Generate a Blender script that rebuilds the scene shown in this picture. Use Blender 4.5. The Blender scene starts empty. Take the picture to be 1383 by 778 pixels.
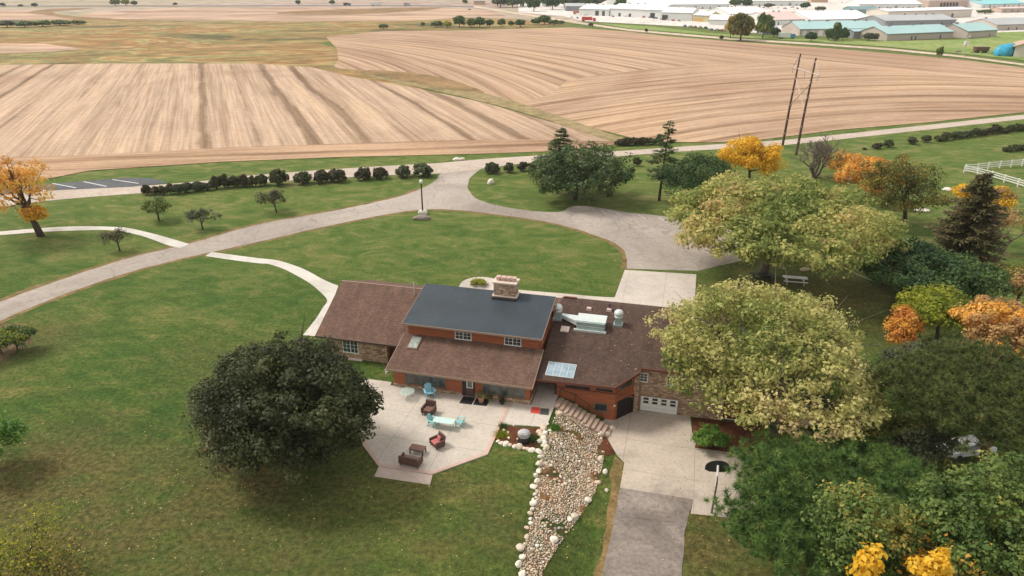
import bpy, math, random
import numpy as np
from mathutils import Vector, Matrix, noise

# ------------------------------------------------------------ camera, sky, sun
SC = bpy.context.scene
COL = SC.collection
FPX, CAMH = 960.0, 37.0
PITCH = math.atan(424 / 960.0)
cd = bpy.data.cameras.new('camera'); cam = bpy.data.objects.new('camera', cd); COL.objects.link(cam)
cd.angle = 2 * math.atan(691.5 / FPX); cd.clip_end = 9000; cd.clip_start = 0.5
cam.location = (0, 0, CAMH); cam.rotation_euler = (math.pi / 2 - PITCH, 0, 0)
SC.camera = cam
SUN_EL, SUN_AZ = math.radians(50), math.radians(-68)      # azimuth from +Y, negative = from the left
W = bpy.data.worlds.new("World"); SC.world = W; W.use_nodes = True
wn = W.node_tree.nodes; sky = wn.new('ShaderNodeTexSky'); sky.sky_type = 'NISHITA'; sky.sun_disc = False
sky.sun_elevation = SUN_EL; sky.sun_rotation = SUN_AZ; sky.air_density = 1.0; sky.dust_density = 4.0; sky.ozone_density = 0.6
mxs = wn.new('ShaderNodeMix'); mxs.data_type = 'RGBA'; mxs.inputs[0].default_value = 0.62; mxs.inputs[7].default_value = (7.6, 7.1, 6.4, 1)   # thin pale cloud veil
W.node_tree.links.new(sky.outputs[0], mxs.inputs[6]); W.node_tree.links.new(mxs.outputs[2], wn['Background'].inputs[0]); wn['Background'].inputs[1].default_value = 0.12
sl = bpy.data.lights.new('sun', 'SUN'); sl.energy = 2.1; sl.angle = math.radians(15); sl.color = (1.0, 0.95, 0.88)
so = bpy.data.objects.new('sun', sl); COL.objects.link(so)
sd = Vector((math.sin(SUN_AZ) * math.cos(SUN_EL), math.cos(SUN_AZ) * math.cos(SUN_EL), math.sin(SUN_EL)))
so.rotation_euler = sd.to_track_quat('Z', 'Y').to_euler(); so.location = (0, 0, 120)
SC.view_settings.view_transform = 'Standard'; SC.view_settings.look = 'None'
SC.view_settings.exposure = 0.42; SC.view_settings.gamma = 1.0; SC.view_settings.use_curve_mapping = False
SC.cycles.max_bounces = 6; SC.cycles.transparent_max_bounces = 8

# ------------------------------------------------------------ geometry of the site
HO = Vector((-11.539, 59.868, 0)); HYAW = math.radians(-14)
EX = Vector((math.cos(HYAW), math.sin(HYAW))); EY = Vector((-math.sin(HYAW), math.cos(HYAW)))
def h2w(u, v, z=0.0):
    return Vector((HO.x + u * EX.x + v * EY.x, HO.y + u * EX.y + v * EY.y, z))
def w2h(x, y):
    dx, dy = x - HO.x, y - HO.y
    return dx * EX.x + dy * EX.y, dx * EY.x + dy * EY.y
def sst(a, b, x):
    t = min(1.0, max(0.0, (x - a) / (b - a))); return t * t * (3 - 2 * t)
LOW = -2.0
def height_h(u, v):
    return LOW * sst(15.6, 21.6, u) * (1 - sst(6.5, 13, v))
def height(x, y):
    return height_h(*w2h(x, y))
def ray(px, py):
    a = (px - 691.5) / FPX; b = (389 - py) / FPX
    return Vector((a, math.cos(PITCH) + b * math.sin(PITCH), -math.sin(PITCH) + b * math.cos(PITCH)))
def G(px, py, z=None):
    d = ray(px, py); zz = 0.0 if z is None else z
    for _ in range(12 if z is None else 1):
        t = (zz - CAMH) / d.z; p = Vector((d.x * t, d.y * t, zz))
        if z is None: zz = 0.5 * zz + 0.5 * height(p.x, p.y)
    return p
def GH(px, py, z=None):
    p = G(px, py, z); return w2h(p.x, p.y)

# ------------------------------------------------------------ materials
MATS = {}
def newmat(name):
    m = bpy.data.materials.new(name); m.use_nodes = True
    nt = m.node_tree; b = nt.nodes['Principled BSDF']; return m, nt, b
def lin(c):
    return tuple((x / 12.92 if x <= 0.04045 else ((x + 0.055) / 1.055) ** 2.4) for x in c)
def node(nt, t, **kw):
    n = nt.nodes.new(t)
    for k, v in kw.items():
        if k in n.inputs: n.inputs[k].default_value = v
        else: setattr(n, k, v)
    return n
def ramp(nt, fac, stops, interp='LINEAR'):
    r = nt.nodes.new('ShaderNodeValToRGB'); r.color_ramp.interpolation = interp
    e = r.color_ramp.elements
    while len(e) < len(stops): e.new(0.5)
    for i, (p, c) in enumerate(stops):
        e[i].position = p; e[i].color = (*c, 1)
    nt.links.new(fac, r.inputs[0]); return r.outputs[0]
def coords(nt, scale=(1, 1, 1), rot=(0, 0, 0), kind='obj'):
    if kind == 'uv':
        s = nt.nodes.new('ShaderNodeTexCoord').outputs['UV']
    elif kind == 'world':
        s = nt.nodes.new('ShaderNodeNewGeometry').outputs['Position']
    else:
        s = nt.nodes.new('ShaderNodeTexCoord').outputs['Object']
    mp = nt.nodes.new('ShaderNodeMapping'); mp.inputs['Scale'].default_value = scale; mp.inputs['Rotation'].default_value = rot
    nt.links.new(s, mp.inputs[0]); return mp.outputs[0]
def noi(nt, vec, scale, detail=4, rough=0.55, dist=0.0):
    n = node(nt, 'ShaderNodeTexNoise', Scale=scale, Detail=detail, Roughness=rough, Distortion=dist)
    nt.links.new(vec, n.inputs['Vector']); return n.outputs['Fac']
def mix(nt, fac, a, b, mode='MIX'):
    n = nt.nodes.new('ShaderNodeMix'); n.data_type = 'RGBA'; n.blend_type = mode
    for sock, v in ((n.inputs[0], fac), (n.inputs[6], a), (n.inputs[7], b)):
        if hasattr(v, 'links') or isinstance(v, bpy.types.NodeSocket): nt.links.new(v, sock)
        elif isinstance(v, (int, float)): sock.default_value = v
        else: sock.default_value = (*v, 1)
    return n.outputs[2]
def bump(nt, b, h, strength=0.4, dist=0.05):
    n = node(nt, 'ShaderNodeBump', Strength=strength, Distance=dist)
    nt.links.new(h, n.inputs['Height']); nt.links.new(n.outputs[0], b.inputs['Normal'])
def plain(name, c, rough=0.6, var=0.12, scale=3.0, metal=0.0, bmp=0.0, bscale=None):
    """flat paint with a little mottling; c is linear albedo"""
    if name in MATS: return MATS[name]
    m, nt, b = newmat(name)
    f = noi(nt, coords(nt), scale, 5, 0.65)
    lo = tuple(x * (1 - var) for x in c); hi = tuple(min(1, x * (1 + var)) for x in c)
    nt.links.new(ramp(nt, f, [(0.3, lo), (0.7, hi)]), b.inputs['Base Color'])
    b.inputs['Roughness'].default_value = rough; b.inputs['Metallic'].default_value = metal
    if bmp: bump(nt, b, noi(nt, coords(nt), bscale or scale * 6, 3), bmp, 0.02)
    MATS[name] = m; return m

def grass_mat():
    m, nt, b = newmat('lawn grass'); v = coords(nt, kind='world')
    vs = coords(nt, scale=(1, 1.6, 1), rot=(0, 0, math.radians(22)), kind='world')
    big = noi(nt, vs, 0.05, 5, 0.62, 0.6); mid = noi(nt, vs, 0.20, 7, 0.74, 1.0)
    fine = noi(nt, v, 2.3, 6, 0.75); tiny = noi(nt, v, 9.0, 3, 0.7)
    base = ramp(nt, big, [(0.36, (0.028, 0.072, 0.011)), (0.47, (0.050, 0.098, 0.017)), (0.56, (0.085, 0.120, 0.025)), (0.67, (0.17, 0.150, 0.048))])
    c2 = ramp(nt, mid, [(0.36, (0.024, 0.066, 0.010)), (0.47, (0.048, 0.094, 0.016)), (0.56, (0.082, 0.118, 0.025)), (0.66, (0.18, 0.160, 0.055))])
    c = mix(nt, 0.62, base, c2)
    wvt = node(nt, 'ShaderNodeTexWave', Scale=0.16, Distortion=2.5, Detail=2); wvt.inputs['Detail Scale'].default_value = 0.4; nt.links.new(coords(nt, rot=(0, 0, math.radians(-58)), kind='world'), wvt.inputs['Vector'])
    c = mix(nt, 0.5, c, ramp(nt, wvt.outputs['Fac'], [(0.2, (0.86, 0.88, 0.86)), (0.8, (1.12, 1.1, 1.1))]), 'MULTIPLY')
    c3 = ramp(nt, fine, [(0.37, (0.5, 0.52, 0.48)), (0.5, (1.0, 1.0, 1.0)), (0.64, (1.6, 1.48, 1.45))])
    c = mix(nt, 0.85, c, c3, 'MULTIPLY')
    c4 = ramp(nt, tiny, [(0.36, (0.5, 0.52, 0.5)), (0.5, (1.0, 1.0, 1.0)), (0.66, (1.75, 1.6, 1.5))])
    c = mix(nt, 0.7, c, c4, 'MULTIPLY')
    # dry brownish ground in the lower left and front of the plot (a real change of turf with place)
    sep = nt.nodes.new('ShaderNodeSeparateXYZ'); nt.links.new(v, sep.inputs[0])
    mr = node(nt, 'ShaderNodeMapRange'); nt.links.new(sep.outputs[1], mr.inputs[0])
    mr.inputs[1].default_value = 62; mr.inputs[2].default_value = 38; mr.inputs[3].default_value = 0.0; mr.inputs[4].default_value = 0.5
    dn = noi(nt, vs, 0.13, 5, 0.7, 1.0); ad = node(nt, 'ShaderNodeMath', operation='MULTIPLY'); nt.links.new(mr.outputs[0], ad.inputs[0])
    nt.links.new(ramp(nt, dn, [(0.36, (0.1,) * 3), (0.62, (1,) * 3)]), ad.inputs[1])
    dry = ramp(nt, fine, [(0.35, (0.06, 0.055, 0.018)), (0.6, (0.12, 0.10, 0.035))])
    c = mix(nt, ad.outputs[0], c, dry)
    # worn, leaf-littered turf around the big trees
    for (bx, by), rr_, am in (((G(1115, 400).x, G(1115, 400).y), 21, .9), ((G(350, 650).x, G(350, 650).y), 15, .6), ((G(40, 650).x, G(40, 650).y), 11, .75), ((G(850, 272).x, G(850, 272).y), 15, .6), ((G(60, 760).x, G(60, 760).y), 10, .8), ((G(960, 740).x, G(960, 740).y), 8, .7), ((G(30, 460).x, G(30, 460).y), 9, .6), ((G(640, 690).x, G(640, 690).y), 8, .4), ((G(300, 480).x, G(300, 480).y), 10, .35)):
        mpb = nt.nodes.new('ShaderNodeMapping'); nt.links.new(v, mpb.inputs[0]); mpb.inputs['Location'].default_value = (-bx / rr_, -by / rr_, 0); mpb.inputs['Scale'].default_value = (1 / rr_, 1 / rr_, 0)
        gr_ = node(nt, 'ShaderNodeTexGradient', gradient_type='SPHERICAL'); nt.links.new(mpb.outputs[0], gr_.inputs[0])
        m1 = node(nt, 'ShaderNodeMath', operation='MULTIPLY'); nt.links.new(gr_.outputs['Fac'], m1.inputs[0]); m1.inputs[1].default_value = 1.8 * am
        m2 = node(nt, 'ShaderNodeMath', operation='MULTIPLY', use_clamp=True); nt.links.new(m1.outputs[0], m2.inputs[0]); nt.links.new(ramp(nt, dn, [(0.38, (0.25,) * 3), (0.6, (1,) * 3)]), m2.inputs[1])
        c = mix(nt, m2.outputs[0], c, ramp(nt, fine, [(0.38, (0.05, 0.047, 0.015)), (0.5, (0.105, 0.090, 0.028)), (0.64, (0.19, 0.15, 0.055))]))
    # the far meadow is fresher green
    mr2 = node(nt, 'ShaderNodeMapRange'); nt.links.new(sep.outputs[1], mr2.inputs[0])
    mr2.inputs[1].default_value = 60; mr2.inputs[2].default_value = 120; mr2.inputs[3].default_value = 0.0; mr2.inputs[4].default_value = 0.55
    fresh = ramp(nt, mid, [(0.36, (0.070, 0.125, 0.020)), (0.5, (0.135, 0.175, 0.038)), (0.62, (0.24, 0.225, 0.085))])
    c = mix(nt, mr2.outputs[0], c, fresh)
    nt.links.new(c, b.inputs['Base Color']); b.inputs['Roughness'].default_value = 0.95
    b.inputs['Specular IOR Level'].default_value = 0.15
    hs = noi(nt, v, 5.0, 6, 0.8); bump(nt, b, hs, 0.8, 0.12)
    return m
def node_col(nt, vec, scale):
    n = node(nt, 'ShaderNodeTexNoise', Scale=scale, Detail=4); nt.links.new(vec, n.inputs['Vector'])
    m = nt.nodes.new('ShaderNodeVectorMath'); m.operation = 'SCALE'; m.inputs['Scale'].default_value = 3.0; nt.links.new(n.outputs['Color'], m.inputs[0]); a = nt.nodes.new('ShaderNodeVectorMath'); a.operation = 'ADD'; nt.links.new(m.outputs[0], a.inputs[0]); nt.links.new(vec, a.inputs[1]); return a.outputs[0]
def patchy(name, stops, s1=0.05, s2=0.5, stretch=(1, 1, 1), rough=0.95, rot=0.0, bmp=0.4, contrast=0.8, bs=4.0, cracks=0.0):
    m, nt, b = newmat(name); v = coords(nt, scale=stretch, rot=(0, 0, rot), kind='world'); v0 = coords(nt, kind='world')
    a = noi(nt, v, s1, 6, 0.65, 0.7); f = noi(nt, v0, s2, 6, 0.75)
    c = ramp(nt, a, stops)
    c = mix(nt, contrast, c, ramp(nt, f, [(0.36, (0.6,) * 3), (0.5, (1,) * 3), (0.64, (1.4,) * 3)]), 'MULTIPLY')
    if cracks:
        wv_ = node_col(nt, v0, 0.35); ve = node(nt, 'ShaderNodeTexVoronoi', Scale=cracks, feature='DISTANCE_TO_EDGE'); nt.links.new(wv_, ve.inputs['Vector'])
        c = mix(nt, ramp(nt, ve.outputs[0], [(0.0, (0.4,) * 3), (0.010, (0,) * 3)]), c, tuple(x * .35 for x in stops[0][1]))
    nt.links.new(c, b.inputs['Base Color']); b.inputs['Roughness'].default_value = rough; b.inputs['Specular IOR Level'].default_value = 0.2
    if bmp: bump(nt, b, noi(nt, v0, bs, 5, 0.7), bmp, 0.05)
    return m
def field_mat(name, light, dark, freq, amount=1.0, rows=0.0, tscale=0.004, seed=0.0, jamp=0.8, wid=-0.16):
    """stubble field: uv.x runs across the swaths (metres), uv.y along them"""
    m, nt, b = newmat(name); uv = coords(nt, kind='uv')
    sep = nt.nodes.new('ShaderNodeSeparateXYZ'); nt.links.new(uv, sep.inputs[0])
    def cmb(sx, sy, off):
        a = node(nt, 'ShaderNodeMath', operation='MULTIPLY_ADD'); nt.links.new(sep.outputs[0], a.inputs[0]); a.inputs[1].default_value = sx; a.inputs[2].default_value = off
        c = node(nt, 'ShaderNodeMath', operation='MULTIPLY'); nt.links.new(sep.outputs[1], c.inputs[0]); c.inputs[1].default_value = sy
        k = nt.nodes.new('ShaderNodeCombineXYZ'); nt.links.new(a.outputs[0], k.inputs[0]); nt.links.new(c.outputs[0], k.inputs[1]); return k.outputs[0]
    def mth(op, x, y=None, z=None):
        n = node(nt, 'ShaderNodeMath', operation=op)
        for i_, q in enumerate((x, y, z)):
            if q is None: continue
            if isinstance(q, (int, float)): n.inputs[i_].default_value = q
            else: nt.links.new(q, n.inputs[i_])
        return n.outputs[0]
    jit = noi(nt, cmb(0.01, 0.011, seed + 5), 1.0, 3, 0.5)
    xx = mth('MULTIPLY_ADD', sep.outputs[0], freq, mth('MULTIPLY', jit, jamp))
    fl = mth('FLOOR', xx); fr = mth('SUBTRACT', xx, fl); tri = mth('MULTIPLY', mth('ABSOLUTE', mth('SUBTRACT', fr, 0.5)), 2.0)
    wnz = node(nt, 'ShaderNodeTexWhiteNoise', noise_dimensions='1D'); nt.links.new(fl, wnz.inputs['W'])
    brk = noi(nt, cmb(0.05, 0.028, seed + 2), 1.0, 4, 0.7)
    wdt = mth('MULTIPLY_ADD', wnz.outputs['Value'], 0.30, mth('MULTIPLY_ADD', brk, 0.62, wid - .06))
    n1 = mth('MULTIPLY_ADD', mth('SUBTRACT', tri, wdt), 1.1, 0.40)
    n2 = noi(nt, cmb(freq * 3.7, tscale * 2.5, seed + 7), 1.0, 3, 0.7, 0.2)
    n3 = noi(nt, cmb(0.012, 0.012, seed + 3), 1.0, 5, 0.6, 0.8)
    wv = coords(nt, kind='world'); n4 = noi(nt, wv, 0.55, 6, 0.8)
    sd_ = tuple(0.5 * (a + b_) for a, b_ in zip(light, dark))
    c = ramp(nt, n1, [(0.36, dark), (0.46, sd_), (0.58, light), (0.9, tuple(x * 1.08 for x in light))])
    c = mix(nt, amount * 0.8, sd_, c)
    c = mix(nt, 0.85, c, ramp(nt, n2, [(0.36, (0.74, 0.70, 0.64)), (0.5, (1, 1, 1)), (0.64, (1.18, 1.16, 1.1))]), 'MULTIPLY')
    c = mix(nt, 0.8, c, ramp(nt, n3, [(0.34, (0.80, 0.74, 0.70)), (0.5, (1, 1, 1)), (0.66, (1.12, 1.1, 1.04))]), 'MULTIPLY')
    c = mix(nt, 0.6, c, ramp(nt, n4, [(0.3, (0.72,) * 3), (0.5, (1,) * 3), (0.7, (1.25,) * 3)]), 'MULTIPLY')
    if rows:
        n5 = noi(nt, cmb(rows, 0.03, seed + 11), 1.0, 2, 0.5)
        c = mix(nt, 0.65, c, ramp(nt, n5, [(0.38, (0.78, 0.74, 0.68)), (0.52, (1, 1, 1)), (0.66, (1.16, 1.15, 1.12))]), 'MULTIPLY')
    nt.links.new(c, b.inputs['Base Color']); b.inputs['Roughness'].default_value = 1.0; b.inputs['Specular IOR Level'].default_value = 0.1
    return m
def shingle_mat(name, c, sc=1.0, contrast=0.35):
    m, nt, b = newmat(name); v = coords(nt)
    br = node(nt, 'ShaderNodeTexBrick', Scale=1.0); nt.links.new(coords(nt, rot=(0, 0, 0)), br.inputs['Vector'])
    br.inputs['Brick Width'].default_value = 0.30 * sc; br.inputs['Row Height'].default_value = 0.13 * sc; br.inputs['Mortar Size'].default_value = 0.012
    br.inputs['Color1'].default_value = (*[x * (1 - contrast) for x in c], 1); br.inputs['Color2'].default_value = (*[x * (1 + contrast) for x in c], 1)
    br.inputs['Mortar'].default_value = (*[x * 0.45 for x in c], 1)
    f = noi(nt, coords(nt, scale=(1.6, .5, 1)), 0.6, 6, 0.75); c1 = mix(nt, 0.85, br.outputs['Color'], ramp(nt, f, [(0.36, (0.74,) * 3), (0.5, (1,) * 3), (0.64, (1.25, 1.22, 1.18))]), 'MULTIPLY')
    f2 = noi(nt, v, 14, 4, 0.8); c1 = mix(nt, 0.6, c1, ramp(nt, f2, [(0.3, (0.65,) * 3), (0.7, (1.35,) * 3)]), 'MULTIPLY')
    nt.links.new(c1, b.inputs['Base Color']); b.inputs['Roughness'].default_value = 0.95; b.inputs['Specular IOR Level'].default_value = 0.2
    bump(nt, b, br.outputs['Fac'], 0.3, -0.02); return m
def stone_mat(name='fieldstone masonry'):
    m, nt, b = newmat(name)
    v = coords(nt, scale=(1.0, 1.0, 2.3))
    vo = node(nt, 'ShaderNodeTexVoronoi', Scale=2.6, feature='F1'); nt.links.new(v, vo.inputs['Vector'])
    ve = node(nt, 'ShaderNodeTexVoronoi', Scale=2.6, feature='DISTANCE_TO_EDGE'); nt.links.new(v, ve.inputs['Vector'])
    s = nt.nodes.new('ShaderNodeSeparateXYZ'); nt.links.new(vo.outputs['Color'], s.inputs[0])
    c = ramp(nt, s.outputs[0], [(0.0, (0.22, 0.125, 0.08)), (0.3, (0.40, 0.27, 0.17)), (0.6, (0.52, 0.39, 0.26)), (0.85, (0.32, 0.18, 0.12)), (1.0, (0.62, 0.50, 0.36))])
    e = ramp(nt, ve.outputs[0], [(0.0, (0, 0, 0)), (0.07, (1, 1, 1))])
    c = mix(nt, e, (0.13, 0.10, 0.075), c)
    c = mix(nt, 0.6, c, ramp(nt, noi(nt, coords(nt), 6, 4, 0.7), [(0.3, (0.7,) * 3), (0.7, (1.3,) * 3)]), 'MULTIPLY')
    nt.links.new(c, b.inputs['Base Color']); b.inputs['Roughness'].default_value = 0.9
    bump(nt, b, ve.outputs[0], 0.6, 0.06); return m
def siding_mat(name, c, pitch=0.2, vertical=False):
    m, nt, b = newmat(name); v = coords(nt)
    s = nt.nodes.new('ShaderNodeSeparateXYZ'); nt.links.new(v, s.inputs[0])
    fr = node(nt, 'ShaderNodeMath', operation='MULTIPLY'); nt.links.new(s.outputs[0 if vertical else 2], fr.inputs[0]); fr.inputs[1].default_value = 1 / pitch
    f2 = node(nt, 'ShaderNodeMath', operation='FRACT'); nt.links.new(fr.outputs[0], f2.inputs[0])
    g = ramp(nt, f2.outputs[0], [(0.0, (0.45,) * 3), (0.10, (1,) * 3), (1.0, (1.0,) * 3)])
    n = noi(nt, coords(nt, scale=(0.35, 0.35, 4) if not vertical else (4, 4, 0.4)), 1.6, 5, 0.7)
    col = ramp(nt, n, [(0.3, tuple(x * 0.72 for x in c)), (0.5, c), (0.72, tuple(x * 1.3 for x in c))])
    nt.links.new(mix(nt, 0.8, col, g, 'MULTIPLY'), b.inputs['Base Color']); b.inputs['Roughness'].default_value = 0.7
    bump(nt, b, f2.outputs[0], 0.35, 0.02); return m
def concrete_mat(name, c, joints=None, stain=0.5, ju=0.0, jv=0.0, orange=False, house=False):
    m, nt, b = newmat(name); v = coords(nt)
    if house:      # joints follow the lodge's walls
        v = coords(nt, rot=(0, 0, -HYAW)); q_ = Matrix.Rotation(-HYAW, 3, 'Z') @ HO
        v.node.inputs['Location'].default_value = (-q_.x, -q_.y, 0)

    a = noi(nt, v, 0.22, 6, 0.65, 0.4); f = noi(nt, v, 3.0, 6, 0.8)
    col = ramp(nt, a, [(0.36, tuple(x * (1 - 0.34 * stain) for x in c)), (0.5, c), (0.66, tuple(min(.9, x * (1 + .14 * stain)) for x in c))])
    col = mix(nt, 0.6, col, ramp(nt, f, [(0.36, (0.76,) * 3), (0.5, (1,) * 3), (0.64, (1.12,) * 3)]), 'MULTIPLY')
    if joints:
        mp = node(nt, 'ShaderNodeMapping'); nt.links.new(v, mp.inputs[0]); mp.inputs['Location'].default_value = (ju, jv, 0)
        br = node(nt, 'ShaderNodeTexBrick', Scale=1.0, offset=0.0); nt.links.new(mp.outputs[0], br.inputs['Vector'])
        br.inputs['Brick Width'].default_value = joints[0]; br.inputs['Row Height'].default_value = joints[1]; br.inputs['Mortar Size'].default_value = 0.022
        br.inputs['Mortar Smooth'].default_value = 0.3
        col = mix(nt, br.outputs['Fac'], col, tuple(x * 0.55 for x in c))
    if orange:   # rust run-off on the slab
        mp2 = node(nt, 'ShaderNodeMapping'); nt.links.new(v, mp2.inputs[0]); mp2.inputs['Location'].default_value = (-27.3 * .75, 1.9 * 1.1, 0); mp2.inputs['Scale'].default_value = (0.75, 1.1, 1)
        gr = node(nt, 'ShaderNodeTexGradient', gradient_type='SPHERICAL'); nt.links.new(mp2.outputs[0], gr.inputs[0])
        mm = node(nt, 'ShaderNodeMath', operation='MULTIPLY'); nt.links.new(gr.outputs['Fac'], mm.inputs[0])
        nt.links.new(ramp(nt, noi(nt, v, 1.3, 5, 0.7, 1.0), [(0.4, (0,) * 3), (0.6, (1,) * 3)]), mm.inputs[1])
        col = mix(nt, mm.outputs[0], col, (0.50, 0.26, 0.13))
    nt.links.new(col, b.inputs['Base Color']); b.inputs['Roughness'].default_value = 0.85; b.inputs['Specular IOR Level'].default_value = 0.3
    bump(nt, b, noi(nt, v, 9, 4, 0.7), 0.15, 0.02); return m
def leaf_mat(name, stops, transl=0.3, rough=0.55):
    if name in MATS: return MATS[name]
    m, nt, b = newmat(name)
    at = node(nt, 'ShaderNodeAttribute', attribute_name='tint')
    c = ramp(nt, at.outputs['Fac'], stops)
    nt.links.new(c, b.inputs['Base Color']); b.inputs['Roughness'].default_value = rough; b.inputs['Specular IOR Level'].default_value = 0.25
    tr = node(nt, 'ShaderNodeBsdfTranslucent'); nt.links.new(c, tr.inputs[0])
    ms = nt.nodes.new('ShaderNodeMixShader'); ms.inputs[0].default_value = transl
    nt.links.new(b.outputs[0], ms.inputs[1]); nt.links.new(tr.outputs[0], ms.inputs[2])
    nt.links.new(ms.outputs[0], nt.nodes['Material Output'].inputs[0])
    MATS[name] = m; return m
def glass_mat(name, c=(0.02, 0.025, 0.03), rough=0.08):
    if name in MATS: return MATS[name]
    m, nt, b = newmat(name)
    f = noi(nt, coords(nt), 1.1, 3, 0.6)
    nt.links.new(ramp(nt, f, [(0.35, c), (0.65, tuple(x * 2.6 + .01 for x in c))]), b.inputs['Base Color'])
    b.inputs['Roughness'].default_value = rough; b.inputs['Specular IOR Level'].default_value = 0.8
    MATS[name] = m; return m

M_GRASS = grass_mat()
M_ROOF = shingle_mat('brown shingles', (0.155, 0.095, 0.070), contrast=0.2)
M_ROOF2 = shingle_mat('dark brown shingles', (0.094, 0.060, 0.047), contrast=0.22)
M_BLUE = plain('slate blue membrane', (0.020, 0.033, 0.044), 0.6, 0.28, 0.5)
M_WOOD = siding_mat('red-brown siding', (0.34, 0.105, 0.042))
M_STONE = stone_mat()
M_TRIM = plain('tan trim', (0.30, 0.21, 0.15), 0.6)
M_DARK = plain('dark opening', (0.012, 0.011, 0.010), 0.7)
M_BROWNFR = plain('brown window frame', (0.20, 0.14, 0.09), 0.5)
M_WHITE = plain('white paint', (0.75, 0.74, 0.70), 0.45, 0.05)
M_GLASS = glass_mat('window glass')
M_GALV = plain('galvanised sheet', (0.36, 0.46, 0.45), 0.42, 0.12, 2.0, 0.45)
M_GALVL = plain('bright galvanised sheet', (0.62, 0.68, 0.65), 0.4, 0.08, 2.0, 0.3)
M_BARK = plain('bark', (0.075, 0.052, 0.036), 0.95, 0.35, 5.0, 0, 0.6)
M_BARKG = plain('grey bark', (0.15, 0.125, 0.10), 0.95, 0.3, 5.0, 0, 0.6)
M_ASPH = patchy('worn asphalt', [(0.36, (0.27, 0.232, 0.198)), (0.48, (0.34, 0.295, 0.254)), (0.64, (0.42, 0.366, 0.318))], 0.05, 1.6, bmp=0.2, contrast=0.35, bs=12, cracks=0.10)
M_ASPHD = patchy('drive asphalt', [(0.36, (0.17, 0.142, 0.122)), (0.5, (0.225, 0.190, 0.164)), (0.64, (0.29, 0.248, 0.215))], 0.22, 2.5, bmp=0.25, contrast=0.6, bs=12, cracks=0.08)
M_ASPHN = patchy('parking asphalt', [(0.3, (0.075, 0.082, 0.09)), (0.7, (0.14, 0.145, 0.15))], 0.1, 1.5, bmp=0.2, contrast=0.5)
M_GRAVEL = patchy('pale gravel', [(0.3, (0.40, 0.33, 0.27)), (0.7, (0.52, 0.44, 0.37))], 0.1, 1.5, bmp=0.2, contrast=0.5)
M_MULCH = patchy('bark mulch', [(0.3, (0.05, 0.018, 0.009)), (0.5, (0.11, 0.038, 0.018)), (0.7, (0.17, 0.07, 0.035))], 0.5, 9.0, bmp=0.8, contrast=1.0, bs=9)
M_SOIL = patchy('swale soil', [(0.38, (0.055, 0.075, 0.018)), (0.46, (0.10, 0.062, 0.030)), (0.54, (0.26, 0.13, 0.055)), (0.62, (0.05, 0.085, 0.02))], 0.35, 6.0, bmp=0.8, contrast=0.9, bs=9)

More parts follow.
